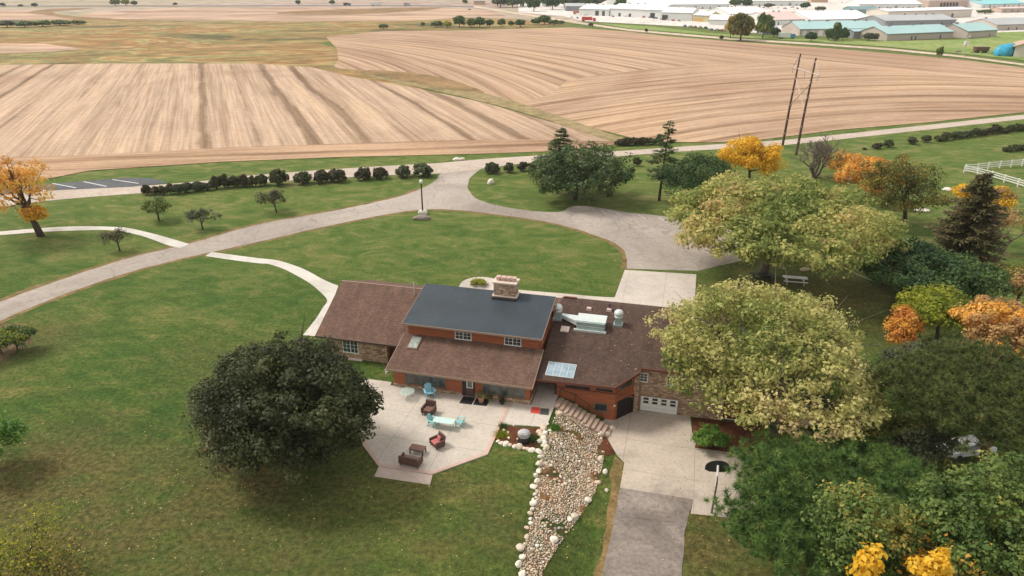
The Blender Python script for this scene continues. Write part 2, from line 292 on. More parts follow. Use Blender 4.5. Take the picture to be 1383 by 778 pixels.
# ------------------------------------------------------------ mesh helpers
class MB:
    def __init__(s): s.v = []; s.f = []; s.mi = []; s.cur = 0
    def add(s, vs, fs):
        o = len(s.v); s.v += [tuple(p) for p in vs]; s.f += [tuple(o + i for i in f) for f in fs]; s.mi += [s.cur] * len(fs); return s
    def box(s, x0, x1, y0, y1, z0, z1, rz=0.0, c=None, rx=0.0, tp=1.0):
        vs = [(x, y, z) for z in (z0, z1) for y in (y0, y1) for x in (x0, x1)]
        mx, my = (x0 + x1) / 2, (y0 + y1) / 2
        if tp != 1.0: vs = [(mx + (x - mx) * tp, my + (y - my) * tp, z) if z == z1 else (x, y, z) for x, y, z in vs]
        if rx or rz:
            c = Vector(c or (mx, my, (z0 + z1) / 2)); R = Matrix.Rotation(rz, 3, 'Z') @ Matrix.Rotation(rx, 3, 'X')
            vs = [c + R @ (Vector(p) - c) for p in vs]
        return s.add(vs, [(0, 2, 3, 1), (4, 5, 7, 6), (0, 1, 5, 4), (2, 6, 7, 3), (0, 4, 6, 2), (1, 3, 7, 5)])
    def prism(s, poly, z0, z1):
        n = len(poly); vs = [(x, y, z0) for x, y in poly] + [(x, y, z1) for x, y in poly]
        return s.add(vs, [tuple(range(n))[::-1], tuple(range(n, 2 * n))] + [(i, (i + 1) % n, n + (i + 1) % n, n + i) for i in range(n)])
    def slab(s, pts, t):
        """polygon in space given a vertical thickness t below"""
        n = len(pts); vs = list(pts) + [(p[0], p[1], p[2] - t) for p in pts]
        return s.add(vs, [tuple(range(n)), tuple(range(n, 2 * n))[::-1]] + [(i, n + i, n + (i + 1) % n, (i + 1) % n) for i in range(n)])
    def tube(s, pts, rad, n=8, cap=True):
        pts = [Vector(p) for p in pts]; o = len(s.v)
        if not hasattr(rad, '__len__'): rad = [rad] * len(pts)
        for i, p in enumerate(pts):
            t = (pts[min(i + 1, len(pts) - 1)] - pts[max(i - 1, 0)]).normalized()
            a = t.cross(Vector((0, 0, 1)) if abs(t.z) < 0.9 else Vector((1, 0, 0))).normalized(); b2 = t.cross(a)
            for k in range(n):
                an = 2 * math.pi * k / n; s.v.append(tuple(p + (a * math.cos(an) + b2 * math.sin(an)) * rad[i]))
        fs = []
        for i in range(len(pts) - 1):
            for k in range(n):
                k2 = (k + 1) % n; fs.append((o + i * n + k, o + i * n + k2, o + (i + 1) * n + k2, o + (i + 1) * n + k))
        if cap:
            fs.append(tuple(o + k for k in range(n))[::-1]); fs.append(tuple(o + (len(pts) - 1) * n + k for k in range(n)))
        s.f += fs; s.mi += [s.cur] * len(fs); return s
    def lathe(s, prof, c=(0, 0, 0), n=16, sx=1, sy=1):
        o = len(s.v)
        for r, z in prof:
            for k in range(n):
                an = 2 * math.pi * k / n; s.v.append((c[0] + r * sx * math.cos(an), c[1] + r * sy * math.sin(an), c[2] + z))
        fs = [(o + i * n + k, o + i * n + (k + 1) % n, o + (i + 1) * n + (k + 1) % n, o + (i + 1) * n + k) for i in range(len(prof) - 1) for k in range(n)]
        fs.append(tuple(o + k for k in range(n))[::-1]); fs.append(tuple(o + (len(prof) - 1) * n + k for k in range(n)))
        s.f += fs; s.mi += [s.cur] * len(fs); return s
    def build(s, name, mat, parent=None, bevel=0.0, smooth=False):
        me = bpy.data.meshes.new(name); me.from_pydata(s.v, [], s.f)
        for m in (mat if isinstance(mat, (list, tuple)) else [mat]): me.materials.append(m)
        if any(s.mi): me.polygons.foreach_set('material_index', s.mi)
        if smooth: me.polygons.foreach_set('use_smooth', [True] * len(me.polygons))
        me.update()
        o = bpy.data.objects.new(name, me); COL.objects.link(o)
        if parent: o.parent = parent
        if bevel:
            bv = o.modifiers.new('bevel', 'BEVEL'); bv.width = bevel; bv.segments = 2; bv.limit_method = 'ANGLE'
        return o
def tag(o, label, cat, group=None, kind=None):
    if label: o['label'] = label
    if cat: o['category'] = cat
    if group: o['group'] = group
    if kind: o['kind'] = kind
    return o
def thing(name, label, cat, loc=(0, 0, 0), rz=0.0, group=None):
    o = bpy.data.objects.new(name, None); COL.objects.link(o); o.location = loc; o.rotation_euler = (0, 0, rz)
    o.empty_display_size = 0.3
    return tag(o, label, cat, group)
def dup(root, loc, rz=None, label=None, group=None, scale=None):
    r = root.copy(); COL.objects.link(r); r.location = loc
    if rz is not None: r.rotation_euler = (0, 0, rz)
    if scale is not None: r.scale = scale if hasattr(scale, '__len__') else (scale,) * 3
    if label: r['label'] = label
    if group: r['group'] = group
    for ch in list(root.children):
        c = ch.copy(); COL.objects.link(c); c.parent = r
        for g in list(ch.children):
            d = g.copy(); COL.objects.link(d); d.parent = c
    return r
ORD = ['first', 'second', 'third', 'fourth', 'fifth', 'sixth', 'seventh', 'eighth', 'ninth', 'tenth', 'eleventh', 'twelfth', 'thirteenth',
       'fourteenth', 'fifteenth', 'sixteenth', 'seventeenth', 'eighteenth', 'nineteenth', 'twentieth', 'twenty-first', 'twenty-second']

def catmull(pts, k=6, closed=False):
    P = [Vector(p) for p in pts]; out = []
    n = len(P)
    for i in range(n if closed else n - 1):
        p0, p1, p2, p3 = (P[(i - 1) % n], P[i], P[(i + 1) % n], P[(i + 2) % n]) if closed else (P[max(i - 1, 0)], P[i], P[i + 1], P[min(i + 2, n - 1)])
        for j in range(k):
            t = j / k
            out.append(0.5 * ((2 * p1) + (-p0 + p2) * t + (2 * p0 - 5 * p1 + 4 * p2 - p3) * t * t + (-p0 + 3 * p1 - 3 * p2 + p3) * t ** 3))
    if not closed: out.append(P[-1])
    return out
US = sorted(set([-6000, -3000, -1500, -700, -300, -140, -70, -40, -20, -10, -5, 0, 5, 8, 11, 13] + [round(13 + .5 * i, 2) for i in range(22)] + [25, 28, 31, 35, 40, 50, 70, 110, 200, 400, 900, 2000, 6000]))
VS = sorted(set([-90, -60, -45, -35, -28, -22, -18] + [round(-14 + 2 * i, 2) for i in range(10)] + [round(6 + .5 * i, 2) for i in range(16)] + [15, 17, 20, 25, 30, 40, 55, 80, 120, 180, 260, 400, 700, 1200, 2500, 7000]))
def sheet(name, pts, mat, dz, uvf=None, kind='structure', slope=False, dens=0):
    """flat polygon (pixel outline already converted to world xy) laid dz above the ground"""
    import bmesh
    bm = bmesh.new()
    vs = [bm.verts.new((p[0], p[1], 0)) for p in pts]
    try: f = bm.faces.new(vs)
    except ValueError: return None
    f.normal_update()
    if f.normal.z < 0: f.normal_flip()
    if slope:
        for k, arr, ax in ((0, US, EX), (1, VS, EY)):
            hs = [w2h(p[0], p[1])[k] for p in pts]; lo, hi = min(hs), max(hs)
            for g in arr:
                if lo < g < hi:
                    co = h2w(g, 0) if k == 0 else h2w(0, g)
                    bmesh.ops.bisect_plane(bm, geom=bm.verts[:] + bm.edges[:] + bm.faces[:], plane_co=(co.x, co.y, 0), plane_no=(ax.x, ax.y, 0), dist=1e-5)
    bmesh.ops.triangulate(bm, faces=bm.faces[:])
    if dens:
        for _ in range(dens): bmesh.ops.subdivide_edges(bm, edges=bm.edges[:], cuts=1, use_grid_fill=True)
    for v in bm.verts: v.co.z = height(v.co.x, v.co.y) + dz
    if uvf:
        uvl = bm.loops.layers.uv.new('UVMap')
        for f in bm.faces:
            for l in f.loops: l[uvl].uv = uvf(l.vert.co.x, l.vert.co.y)
    me = bpy.data.meshes.new(name); bm.to_mesh(me); bm.free(); me.materials.append(mat)
    o = bpy.data.objects.new(name, me); COL.objects.link(o)
    if kind: o['kind'] = kind
    return o
def gp(pts, sm=0, closed=True):
    w = [G(*p) for p in pts]
    return catmull(w, sm, closed) if sm else w
def wob(pts, amp, step=0.5, seed=0):
    """resample an outline and roughen it"""
    out = []; n = len(pts)
    for i in range(n):
        a, b = Vector(pts[i][:2]), Vector(pts[(i + 1) % n][:2]); L = (b - a).length; k = max(1, int(L / step)); nn = Vector((-(b - a).y, (b - a).x)).normalized() if L > 1e-6 else Vector((0, 0))
        for j in range(k):
            p = a + (b - a) * j / k; d = noise.noise(Vector((p.x * 0.7 / max(step, .3) * .5, p.y * 0.7 / max(step, .3) * .5, seed))) * amp
            out.append((p + nn * d).to_3d())
    return out

# ------------------------------------------------------------ ground
def build_ground():
    nu, nv = len(US), len(VS)
    vs = []; fs = []
    for v in VS:
        for u in US:
            p = h2w(u, v); vs.append((p.x, p.y, height_h(u, v)))
    for j in range(nv - 1):
        for i in range(nu - 1):
            a = j * nu + i; fs.append((a, a + 1, a + nu + 1, a + nu))
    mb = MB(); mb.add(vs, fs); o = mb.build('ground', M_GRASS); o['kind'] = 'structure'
build_ground()

# far plain and fields -----------------------------------------------------------
M_PLAIN = patchy('far plain', [(0.3, (0.30, 0.22, 0.17)), (0.42, (0.40, 0.31, 0.25)), (0.55, (0.36, 0.30, 0.21)), (0.66, (0.20, 0.22, 0.10)), (0.8, (0.42, 0.33, 0.26))], 0.0022, 0.04, (0.5, 2.5, 1), bmp=0)
M_MARSH = patchy('marsh grass', [(0.38, (0.10, 0.095, 0.035)), (0.43, (0.26, 0.165, 0.060)), (0.47, (0.17, 0.17, 0.055)), (0.50, (0.35, 0.28, 0.12)), (0.53, (0.30, 0.150, 0.050)), (0.57, (0.20, 0.15, 0.055)), (0.60, (0.33, 0.20, 0.08)), (0.66, (0.40, 0.29, 0.17))], 0.016, 0.09, (0.5, 0.9, 1), bmp=0)
M_DITCH = patchy('ditch grass', [(0.3, (0.16, 0.13, 0.06)), (0.5, (0.27, 0.21, 0.10)), (0.7, (0.33, 0.25, 0.15))], 0.03, 0.3, bmp=0)
LIGHT = (0.62, 0.415, 0.295); DARK = (0.30, 0.185, 0.115)
M_F1 = field_mat('stubble field', (0.455, 0.335, 0.245), (0.22, 0.150, 0.098), 0.082, 1.0, rows=1.6, tscale=0.002, jamp=0.55, wid=-0.33, seed=1.0)
M_F1B = field_mat('field headland', (0.43, 0.295, 0.20), (0.28, 0.18, 0.112), 0.12, 0.8, rows=0.9, tscale=0.01, seed=4.0)
M_F2 = field_mat('swathed field', (0.445, 0.312, 0.220), (0.26, 0.170, 0.108), 0.050, .9, jamp=0.8, wid=-0.33, rows=0.35, tscale=0.0035, seed=9.0)
M_F2B = field_mat('contour field', (0.445, 0.312, 0.218), (0.26, 0.170, 0.108), 0.070, .85, jamp=0.9, wid=-0.33, rows=0.6, tscale=0.004, seed=13.0)
M_F3 = field_mat('far stubble', (0.48, 0.34, 0.255), (0.34, 0.245, 0.175), 0.012, 0.7, tscale=0.004, seed=17.0)
def uvlin(dirpx_a, dirpx_b):
    a = G(*dirpx_a); b = G(*dirpx_b); d = (b - a).normalized(); n = Vector((d.y, -d.x, 0))
    return lambda x, y: ((x - a.x) * n.x + (y - a.y) * n.y, (x - a.x) * d.x + (y - a.y) * d.y)
def uvfit(lines, refx):
    """swath coordinate that stays constant along each traced swath line; each line starts with its height at refx"""
    A = []; B = []
    def row(x, y): return [1, x, y, x * x, x * y, y * y, x * x * y, x * y * y]
    for ry, ln in lines:
        s = G(refx, ry).y
        for k in range(len(ln) - 1):
            for t in (0, .33, .66, 1):
                p = G(ln[k][0] + (ln[k + 1][0] - ln[k][0]) * t, ln[k][1] + (ln[k + 1][1] - ln[k][1]) * t); A.append(row(p.x / 200, p.y / 400)); B.append(s)
    A = np.array(A); B = np.array(B)
    c = np.linalg.solve(A.T @ A + 2e-3 * np.eye(8), A.T @ B)
    def f(X, Y): return (float(c @ np.array(row(X / 200, Y / 400))), X)
    return f
sheet('far_plain', [(-6000, 640, 0), (2500, 640, 0), (6000, 900, 0), (6000, 6500, 0), (-6000, 6500, 0)], M_PLAIN, 0.02)
sheet('marsh', gp([(-200, 92), (150, 88), (350, 87), (445, 100), (600, 130), (480, 90), (470, 70), (430, 58), (520, 42), (700, 38), (770, 34), (700, 26), (640, 24), (420, 29), (250, 28), (110, 26), (-200, 30)]), M_MARSH, 0.05)
F1 = sheet('left_field', gp([(-160, 92), (0, 88), (150, 86), (350, 86), (420, 91), (470, 103), (560, 119), (650, 138), (720, 158), (770, 173), (815, 184), (828, 193), (800, 196), (700, 197), (600, 196), (450, 200), (300, 206), (120, 216), (-160, 226)]), M_F1, 0.08, uvlin((258, 180), (262, 90)), dens=0)
sheet('left_headland', gp([(-160, 218), (120, 210), (300, 200), (450, 195), (600, 190), (700, 189), (828, 191), (832, 195), (810, 199), (740, 205), (650, 208), (450, 213), (300, 219), (120, 231), (60, 243), (-160, 262)]), M_F1B, 0.10, uvlin((120, 215), (700, 196)))
L_A = [(95, [(690, 63.5), (723, 73.6), (757, 83.6), (790, 93.6), (829, 98.6)]), (74, [(740, 62), (773.6, 67), (807, 76), (840.5, 84.5), (877, 91.6)]), (65, [(783.6, 62), (823.8, 70), (857, 77), (915.7, 88.6)]),
       (105, [(690, 72), (732, 88), (790, 102)]), (115, [(690, 84.5), (723, 93.6), (765, 107)]), (140, [(640, 96), (690, 110), (723, 120), (757, 130)]), (170, [(480, 62), (560, 88), (640, 118)]), (45, [(690, 43), (800, 45), (920, 53), (1100, 68), (1383, 99)]),
       (55, [(640, 47), (720, 50), (800, 55), (920, 66), (1062, 80), (1200, 91), (1383, 110)]), (38, [(700, 39), (900, 49), (1100, 64), (1383, 92)])]
L_B = [(93, [(820, 111), (857, 108.7), (920, 101), (987, 97), (1064, 93.6)]), (115, [(920, 120), (987, 113.7), (1064, 106), (1150, 103), (1383, 113)]), (190, [(960, 190), (1130, 174), (1383, 151)]), (143, [(860, 150), (1000, 138), (1200, 128), (1383, 126)]), (165, [(900, 170), (1050, 158), (1383, 138)])]
B_TOP = [(700, 140), (745, 128), (765, 110), (800, 103), (830, 99.5), (880, 93), (940, 88), (1020, 85), (1064, 87), (1150, 91), (1300, 104), (1460, 112)]
sheet('right_field', gp([(440, 50), (520, 42), (620, 41), (700, 39), (770, 37), (850, 43), (900, 49), (1000, 57), (1100, 64), (1200, 72), (1300, 81), (1383, 92), (1480, 104), (1480, 118)] + B_TOP[::-1] + [(640, 127), (560, 108), (480, 95), (450, 92), (457, 80), (455, 66)]), M_F2, 0.09, uvfit(L_A, 800), dens=3)
sheet('contour_field', gp(B_TOP + [(1480, 120), (1480, 143), (1383, 152), (1250, 166), (1130, 176), (1030, 189), (960, 193), (900, 192), (850, 186), (800, 173), (745, 154)]), M_F2B, 0.11, uvfit(L_B, 960), dens=3)
sheet('far_field', gp([(110, 26), (250, 27.5), (420, 28.5), (560, 28), (640, 23), (690, 24), (660, 14), (600, 10.5), (380, 9.5), (240, 10), (210, 12), (110, 19)]), M_F3, 0.07, uvlin((100, 20), (600, 20)))
sheet('far_field', gp([(-200, 27), (80, 26), (112, 25), (60, 16), (20, 13), (-200, 14)]), M_F3, 0.07, uvlin((0, 22), (100, 20)))
sheet('far_field', gp([(-160, 74), (0, 72), (70, 70), (110, 66), (60, 59), (-160, 60)]), M_F3, 0.07, uvlin((0, 66), (100, 66)))
M_BRUSH = patchy('brown swale grass', [(0.3, (0.13, 0.10, 0.045)), (0.5, (0.25, 0.155, 0.07)), (0.7, (0.32, 0.21, 0.10))], 0.05, 0.5, (1, 1, 1), bmp=0.5)
sheet('swale', gp([(478, 95), (500, 96.5), (540, 97), (580, 102), (620, 112), (650, 125), (700, 139), (760, 159), (830, 183), (850, 190), (828, 192), (770, 173), (700, 151), (640, 135), (560, 117), (500, 104)], 3), M_DITCH, 0.12)
sheet('far_grass_strip', gp([(480, 96), (520, 96), (560, 99.5), (600, 106), (630, 115), (655, 126), (620, 122), (580, 116), (530, 107)], 3), M_BRUSH, 0.15)
sheet('far_grass_strip', gp([(375, 18.5), (470, 20), (560, 15), (600, 10), (520, 11), (400, 15)], 2), M_BRUSH, 0.12)
sheet('far_grass_strip', gp([(36, 17), (60, 20), (110, 27), (180, 27), (100, 22), (70, 16), (130, 11), (70, 12)], 2), M_BRUSH, 0.12)
M_DKASPH = plain('highway asphalt', (0.16, 0.14, 0.13), 0.9)
sheet('highway', gp([(-300, 9.2), (300, 8.8), (560, 8.2), (640, 10), (640, 8.4), (560, 6.9), (300, 7.4), (-300, 7.8)]), M_DKASPH, 0.16)
M_TANROAD = patchy('dusty road', [(0.3, (0.44, 0.36, 0.25)), (0.7, (0.62, 0.51, 0.40))], 0.02, 0.3, bmp=0)
RD = [(640, 9), (690, 17), (760, 28), (800, 34), (850, 41), (900, 45.5), (1000, 54), (1100, 60), (1200, 67), (1300, 77), (1383, 88), (1480, 101)]
sheet('field_road', gp([(x, y - 1.3) for x, y in RD] + [(x, y + 1.3) for x, y in RD[::-1]]), M_TANROAD, 0.2)
M_TOWNGR = patchy('yard gravel', [(0.3, (0.50, 0.47, 0.42)), (0.55, (0.66, 0.62, 0.57)), (0.75, (0.50, 0.42, 0.36))], 0.02, 0.2, bmp=0)
sheet('yard', gp([(700, 17), (760, 22), (790, 29), (870, 33), (940, 37), (1000, 43), (1060, 48), (1200, 50), (1330, 45), (1500, 40), (1500, -12), (700, 4)]), M_TOWNGR, 0.14)
M_GRN = patchy('bright verge', [(0.3, (0.13, 0.22, 0.045)), (0.5, (0.20, 0.27, 0.07)), (0.7, (0.30, 0.31, 0.13))], 0.03, 0.3, bmp=0)
sheet('verge', gp([(810, 32), (880, 36), (960, 45), (1050, 52), (1180, 56), (1300, 54), (1345, 50), (1345, 44), (1500, 40), (1500, 96), (1383, 82), (1300, 73), (1200, 63.5), (1100, 57), (1000, 51), (900, 43), (850, 39)]), M_GRN, 0.17)

# roads --------------------------------------------------------------------------
ROAD_UP = [(-60, 438), (0, 408), (100, 372), (180, 347), (260, 328), (350, 303), (450, 285), (530, 268), (566, 256), (588, 244), (598, 233), (640, 224)]
JOIN = [(650, 228), (637, 238), (632, 250), (636, 262), (652, 272), (690, 281), (730, 286), (757, 286), (770, 280), (783, 278), (800, 279.5), (850, 287), (905, 293), (1005, 305), (1010, 350), (942, 366)]
LOOP_R = [(846, 363), (847, 350), (840, 336), (820, 324), (780, 310), (735, 299), (680, 291), (640, 286), (600, 283), (560, 284), (520, 290), (430, 308), (330, 331), (230, 353), (140, 379), (30, 420), (-60, 466)]
def sm(px, k=5): return catmull([G(*p) for p in px], k)
drive = sheet('driveway_road', wob(sm(ROAD_UP) + sm(JOIN[:-2]) + gp(JOIN[-2:]) + sm(LOOP_R), 0.18, 0.8, 1), M_ASPH, 0.02)
UP2 = [(-60, 268), (68, 257), (177, 252), (271, 245), (350, 236), (500, 225.5), (590, 220.5), (640, 216), (720, 210.5), (830, 204.5), (930, 197.5), (1060, 189), (1200, 174.5), (1383, 155), (1500, 143)]
LO2 = [(1500, 149), (1383, 161), (1200, 181), (1060, 196), (930, 204), (830, 211.5), (720, 219.5), (650, 228), (600, 234), (500, 238), (350, 247), (271, 254), (190, 261), (68, 271), (-60, 288)]
sheet('county_road', wob(sm(UP2) + sm(LO2), 0.12, 1.5, 2), M_GRAVEL, 0.03)
sheet('parking_lot', gp([(-60, 262), (68, 248.5), (165, 240.5), (205, 241), (228, 247), (177, 252.6), (68, 257.6), (-60, 268.6)]), M_ASPHN, 0.045)
M_LINE = plain('road paint', (0.72, 0.70, 0.66), 0.7)
for a, b in (((71, 248), (103, 254)), ((113, 245.6), (144, 252)), ((152, 242.8), (187, 248)), ((28, 251.5), (62, 258))):
    A, B = G(*a), G(*b); d = (B - A).normalized(); n = Vector((-d.y, d.x, 0)) * 0.12
    sheet('parking_line', [A + n, B + n, B - n, A - n], M_LINE, 0.052)
for a, b in (((800, 282), (806, 287)), ((830, 286), (838, 291)), ((862, 290), (872, 296)), ((890, 294), (900, 300)), ((812, 284), (818, 289))):
    A, B = G(*a), G(*b); d = (B - A).normalized(); n = Vector((-d.y, d.x, 0)) * 0.06
    sheet('parking_line', [A + n, B + n, B - n, A - n], M_LINE, 0.03)
# dry grass along road edges
M_EDGE = patchy('dry verge grass', [(0.3, (0.09, 0.085, 0.026)), (0.5, (0.18, 0.125, 0.05)), (0.7, (0.28, 0.18, 0.08))], 0.5, 3.0, bmp=0.5)
def band(name, line, w0, w1, seed, dz, mat=M_EDGE):
    c = catmull([G(*p) for p in line], 8); L = []; R = []
    for i, p in enumerate(c):
        t = (c[min(i + 1, len(c) - 1)] - c[max(i - 1, 0)]); t.z = 0; t.normalize(); n = Vector((-t.y, t.x, 0))
        k = 0.5 + 0.5 * noise.noise(Vector((i * 0.23, seed, 0)))
        L.append(p + n * (w0 * (0.4 + 0.9 * k))); R.append(p - n * (w1 * (0.4 + 0.9 * k)))
    sheet(name, L + R[::-1], mat, dz)
band('verge', ROAD_UP[:9], 1.0, 0.3, 1, 0.010); band('verge', LOOP_R, 0.9, 0.4, 2, 0.011)
# white concrete footpaths ---------------------------------------------------------
M_PATH = concrete_mat('pale path concrete', (0.56, 0.53, 0.47))
sheet('path', sm([(-30, 316), (0, 313), (51, 308.7), (101, 306), (152, 306.6), (177, 309), (215, 318), (256, 330)]) + sm([(243, 335.5), (227, 331.5), (190, 318.5), (152, 311.5), (101, 311.7), (51, 314), (0, 318), (-30, 321)]), M_PATH, 0.04)
sheet('path', sm([(286, 340.5), (318, 345), (350, 349), (375, 352), (401, 360), (418, 367.5), (436, 377.5), (457, 386.5)]) + gp([(440, 432), (427, 454.5), (409, 453)]) + sm([(418, 442), (428, 429), (436, 416), (442, 407), (437, 399), (420, 384), (400.6, 372.5), (383, 363.6), (363, 357), (350, 356), (316.6, 352), (277, 346)]), M_PATH, 0.041)
M_CONC = concrete_mat('house apron concrete', (0.52, 0.46, 0.40), (4.9, 5.2), house=True)
front = [h2w(28.4, 36.3), h2w(18.9, 35.6), h2w(18.6, 26.4)]
fw = sm([(829, 402), (800, 400.5), (763, 397), (730, 394.3), (699, 391.5), (680, 388), (672, 378), (647, 374.5), (628, 378.5), (620.5, 386), (622, 391), (640, 394)]) + [h2w(7.5, 14.2), h2w(28.2, 13.6)]
sheet('concrete_apron', front + fw, M_CONC, 0.045)
# entrance planting circle
pc = G(647, 383.5)
mb = MB(); mb.lathe([(0.92, 0), (0.92, 0.12), (0.86, 0.16), (0.80, 0.12), (0.78, 0.05)], n=28, sx=1.35, sy=1.1); ring = mb.build('planting_ring', plain('planter kerb', (0.45, 0.42, 0.36)))
ring.location = (pc.x, pc.y, 0.05); tag(ring, 'low round kerb of the planting circle behind the chimney', 'planter')

# lower court: slabs and asphalt drive ---------------------------------------------
M_COURT = concrete_mat('court concrete', (0.46, 0.39, 0.32), (6.1, 4.4), 1.0, ju=-22.8, jv=0.4, orange=True, house=True)
def hp(pts): return [h2w(*p) for p in pts]
court = sheet('court_slab', hp([(20.2, 1.3), (20.6, 2.35), (23.2, 4.6), (28.4, 4.8), (28.6, 2.2), (29.0, 0.8), (28.9, -0.2), (32, -0.15), (36.5, 0.2), (36.8, -3.8), (33, -7.6), (31.6, -8.8), (28.7, -9.05), (28.85, -7.3), (22.95, -7.3), (22.95, -3.9), (22.2, -2.95), (21.2, -1.0)]), M_COURT, 0.03)
court.location = (0, 0, 0)
sheet('asphalt_drive', wob(hp([(22.95, -7.25), (28.85, -7.25), (28.3, -11), (28.2, -16), (28.0, -45), (22.4, -45), (22.75, -17)]), 0.12, 0.5, 5), M_ASPHD, 0.022)
sheet('verge', wob(hp([(22.0, -3.2), (22.9, -3.9), (23.0, -7.3), (22.9, -12.6), (22.8, -17), (22.6, -44), (22.0, -44), (22.2, -17), (22.4, -12), (22.3, -8), (21.9, -5)]), 0.25, 0.6, 8), M_EDGE, 0.012, slope=True)
sheet('mulch_bed', wob(hp([(28.55, 4.6), (28.7, 2.2), (29.05, 0.8), (28.95, -0.15), (32, -0.1), (35.6, 0.2), (35.6, 4.9)]), 0.15, 0.5, 6), M_MULCH, 0.04)
sheet('mulch_bed', wob(hp([(20.3, 0.0), (21.1, -0.9), (22.1, -2.8), (21.3, -3.4), (20.4, -1.9), (19.6, -1.2)]), 0.15, 0.4, 7), M_MULCH, 0.05, slope=True)
SW = [(16.35, 0.3), (16.2, -2.9), (16.2, -5.0), (16.35, -8.2), (16.5, -10.8), (17.1, -13.6), (17.05, -16), (17.3, -19), (17.8, -24), (18.5, -24), (18.6, -20), (19.0, -17.0), (19.9, -13.2), (21.0, -8.5), (21.15, -5), (21.0, -2), (20.3, -0.5), (19.6, 0.6)]
sheet('swale_bed', wob(hp(SW), 0.25, 0.6, 9), M_SOIL, 0.03, slope=True)
sheet('mulch_bed', wob(hp([(12.1, -3.9), (15.7, -3.35), (15.7, -6.3), (14.2, -6.9), (12.2, -6.4), (11.3, -5.8)]), 0.12, 0.4, 10), M_MULCH, 0.03)
sheet('mulch_bed', wob([G(*p) for p in [(-40, 446), (0, 437), (30, 436), (48, 447), (40, 464), (20, 478), (0, 490), (-40, 495)]], 0.3, 0.8, 11), patchy('bare bed soil', [(0.4, (0.07, 0.045, 0.022)), (0.6, (0.16, 0.11, 0.06))], 0.4, 5, contrast=.9), 0.013)

# patio ---------------------------------------------------------------------------
M_PATIO = concrete_mat('patio concrete', (0.50, 0.445, 0.375), (4.55, 3.85), 0.5, ju=-3.2, jv=0.25)
M_PINK = concrete_mat('pink concrete edge', (0.53, 0.37, 0.30))
PAT = [(-3.6, 0.55), (-3.6, -5.2), (0.05, -8.6), (3.55, -11.9), (8.2, -11.85), (11.85, -8.25), (11.85, -0.02), (-0.4, -0.02), (-0.5, 0.55)]
mb = MB(); mb.prism(PAT[::-1], -0.3, 0.10); pat = mb.build('patio_slab', M_PATIO); pat.location = HO; pat.rotation_euler = (0, 0, HYAW); pat['kind'] = 'structure'
def inset_band(poly, w, z0, z1, mat, name, segs):
    mb = MB(); c = [Vector(p) for p in poly]; n = len(c); cen = Vector((4.5, -5))
    def off(i):
        p0, p1, p2 = c[i - 1], c[i], c[(i + 1) % n]
        d1 = (p1 - p0).normalized(); d2 = (p2 - p1).normalized()
        n1 = Vector((-d1.y, d1.x)); n2 = Vector((-d2.y, d2.x))
        if (cen - p1).dot(n1) < 0: n1 = -n1
        if (cen - p1).dot(n2) < 0: n2 = -n2
        b = (n1 + n2).normalized(); return p1 + b * (w / max(0.3, b.dot(n1)))
    for i in segs:
        a, b_, b2, a2 = c[i], c[(i + 1) % n], off((i + 1) % n), off(i)
        mb.prism([tuple(a2), tuple(b2), tuple(b_), tuple(a)][::-1], z0, z1)
    o = mb.build(name, mat); o.location = HO; o.rotation_euler = (0, 0, HYAW); o['kind'] = 'structure'
inset_band(PAT, 0.32, 0.101, 0.106, M_PINK, 'patio_border', range(1, 6))
mb = MB(); mb.prism([(3.6, -11.93), (8.25, -11.9), (8.45, -13.05), (3.75, -13.15)][::-1], -0.2, 0.05); st = mb.build('patio_step', concrete_mat('step concrete', (0.52, 0.42, 0.35))); st.location = HO; st.rotation_euler = (0, 0, HYAW); st['kind'] = 'structure'
M_WALK = concrete_mat('walk concrete', (0.53, 0.475, 0.41), (2.4, 3.4), 0.4)
mb = MB(); mb.prism([(11.87, -0.02), (11.87, -3.7), (15.85, -3.2), (15.9, 1.0), (16.0, 4.2), (13.75, 4.2), (13.75, -0.02)], -0.3, 0.09); wk = mb.build('patio_walk', M_WALK); wk.location = HO; wk.rotation_euler = (0, 0, HYAW); wk['kind'] = 'structure'

# ------------------------------------------------------------ the lodge
HR = thing('lodge', 'long brown lodge with brown shingle roofs and a slate blue upper roof', 'building', HO, HYAW)
def pt(name, mb, mat, parent=HR, **k): return mb.build(name, mat, parent, **k)
def window_front(parent, u0, u1, z0, z1, v, panes=2, fr=0.07, mat=M_WHITE, glass=M_GLASS, grid=0, name='window', label=None):
    """window in a wall facing -v, the frame standing 5 cm proud"""
    mb = MB(); f = v - 0.055
    mb.box(u0, u1, f, v + 0.02, z1 - fr, z1); mb.box(u0 - 0.03, u1 + 0.03, f - 0.03, v + 0.02, z0 - 0.02, z0 + fr)
    w = (u1 - u0 - fr) / panes
    for i in range(panes + 1): mb.box(u0 + i * w, u0 + i * w + fr, f + 0.002, v + 0.02, z0 + fr, z1 - fr)
    if grid:
        for i in range(panes):
            a = u0 + i * w + fr; b = u0 + (i + 1) * w
            for g in range(1, grid): mb.box(a + (b - a) * g / grid - .015, a + (b - a) * g / grid + .015, f + .012, v, z0 + fr, z1 - fr)
            for g in (1, 2): zz = z0 + fr + (z1 - z0 - 2 * fr) * g / 3; mb.box(a, b, f + .014, v, zz - .014, zz + .014)
    o = pt(name, mb, mat, parent)
    if label: o['label'] = label
    for i in range(panes):
        g = MB(); g.box(u0 + i * w + fr, u0 + (i + 1) * w, v - 0.02, v + 0.01, z0 + fr, z1 - fr); g.build('pane', glass, o)
    return o
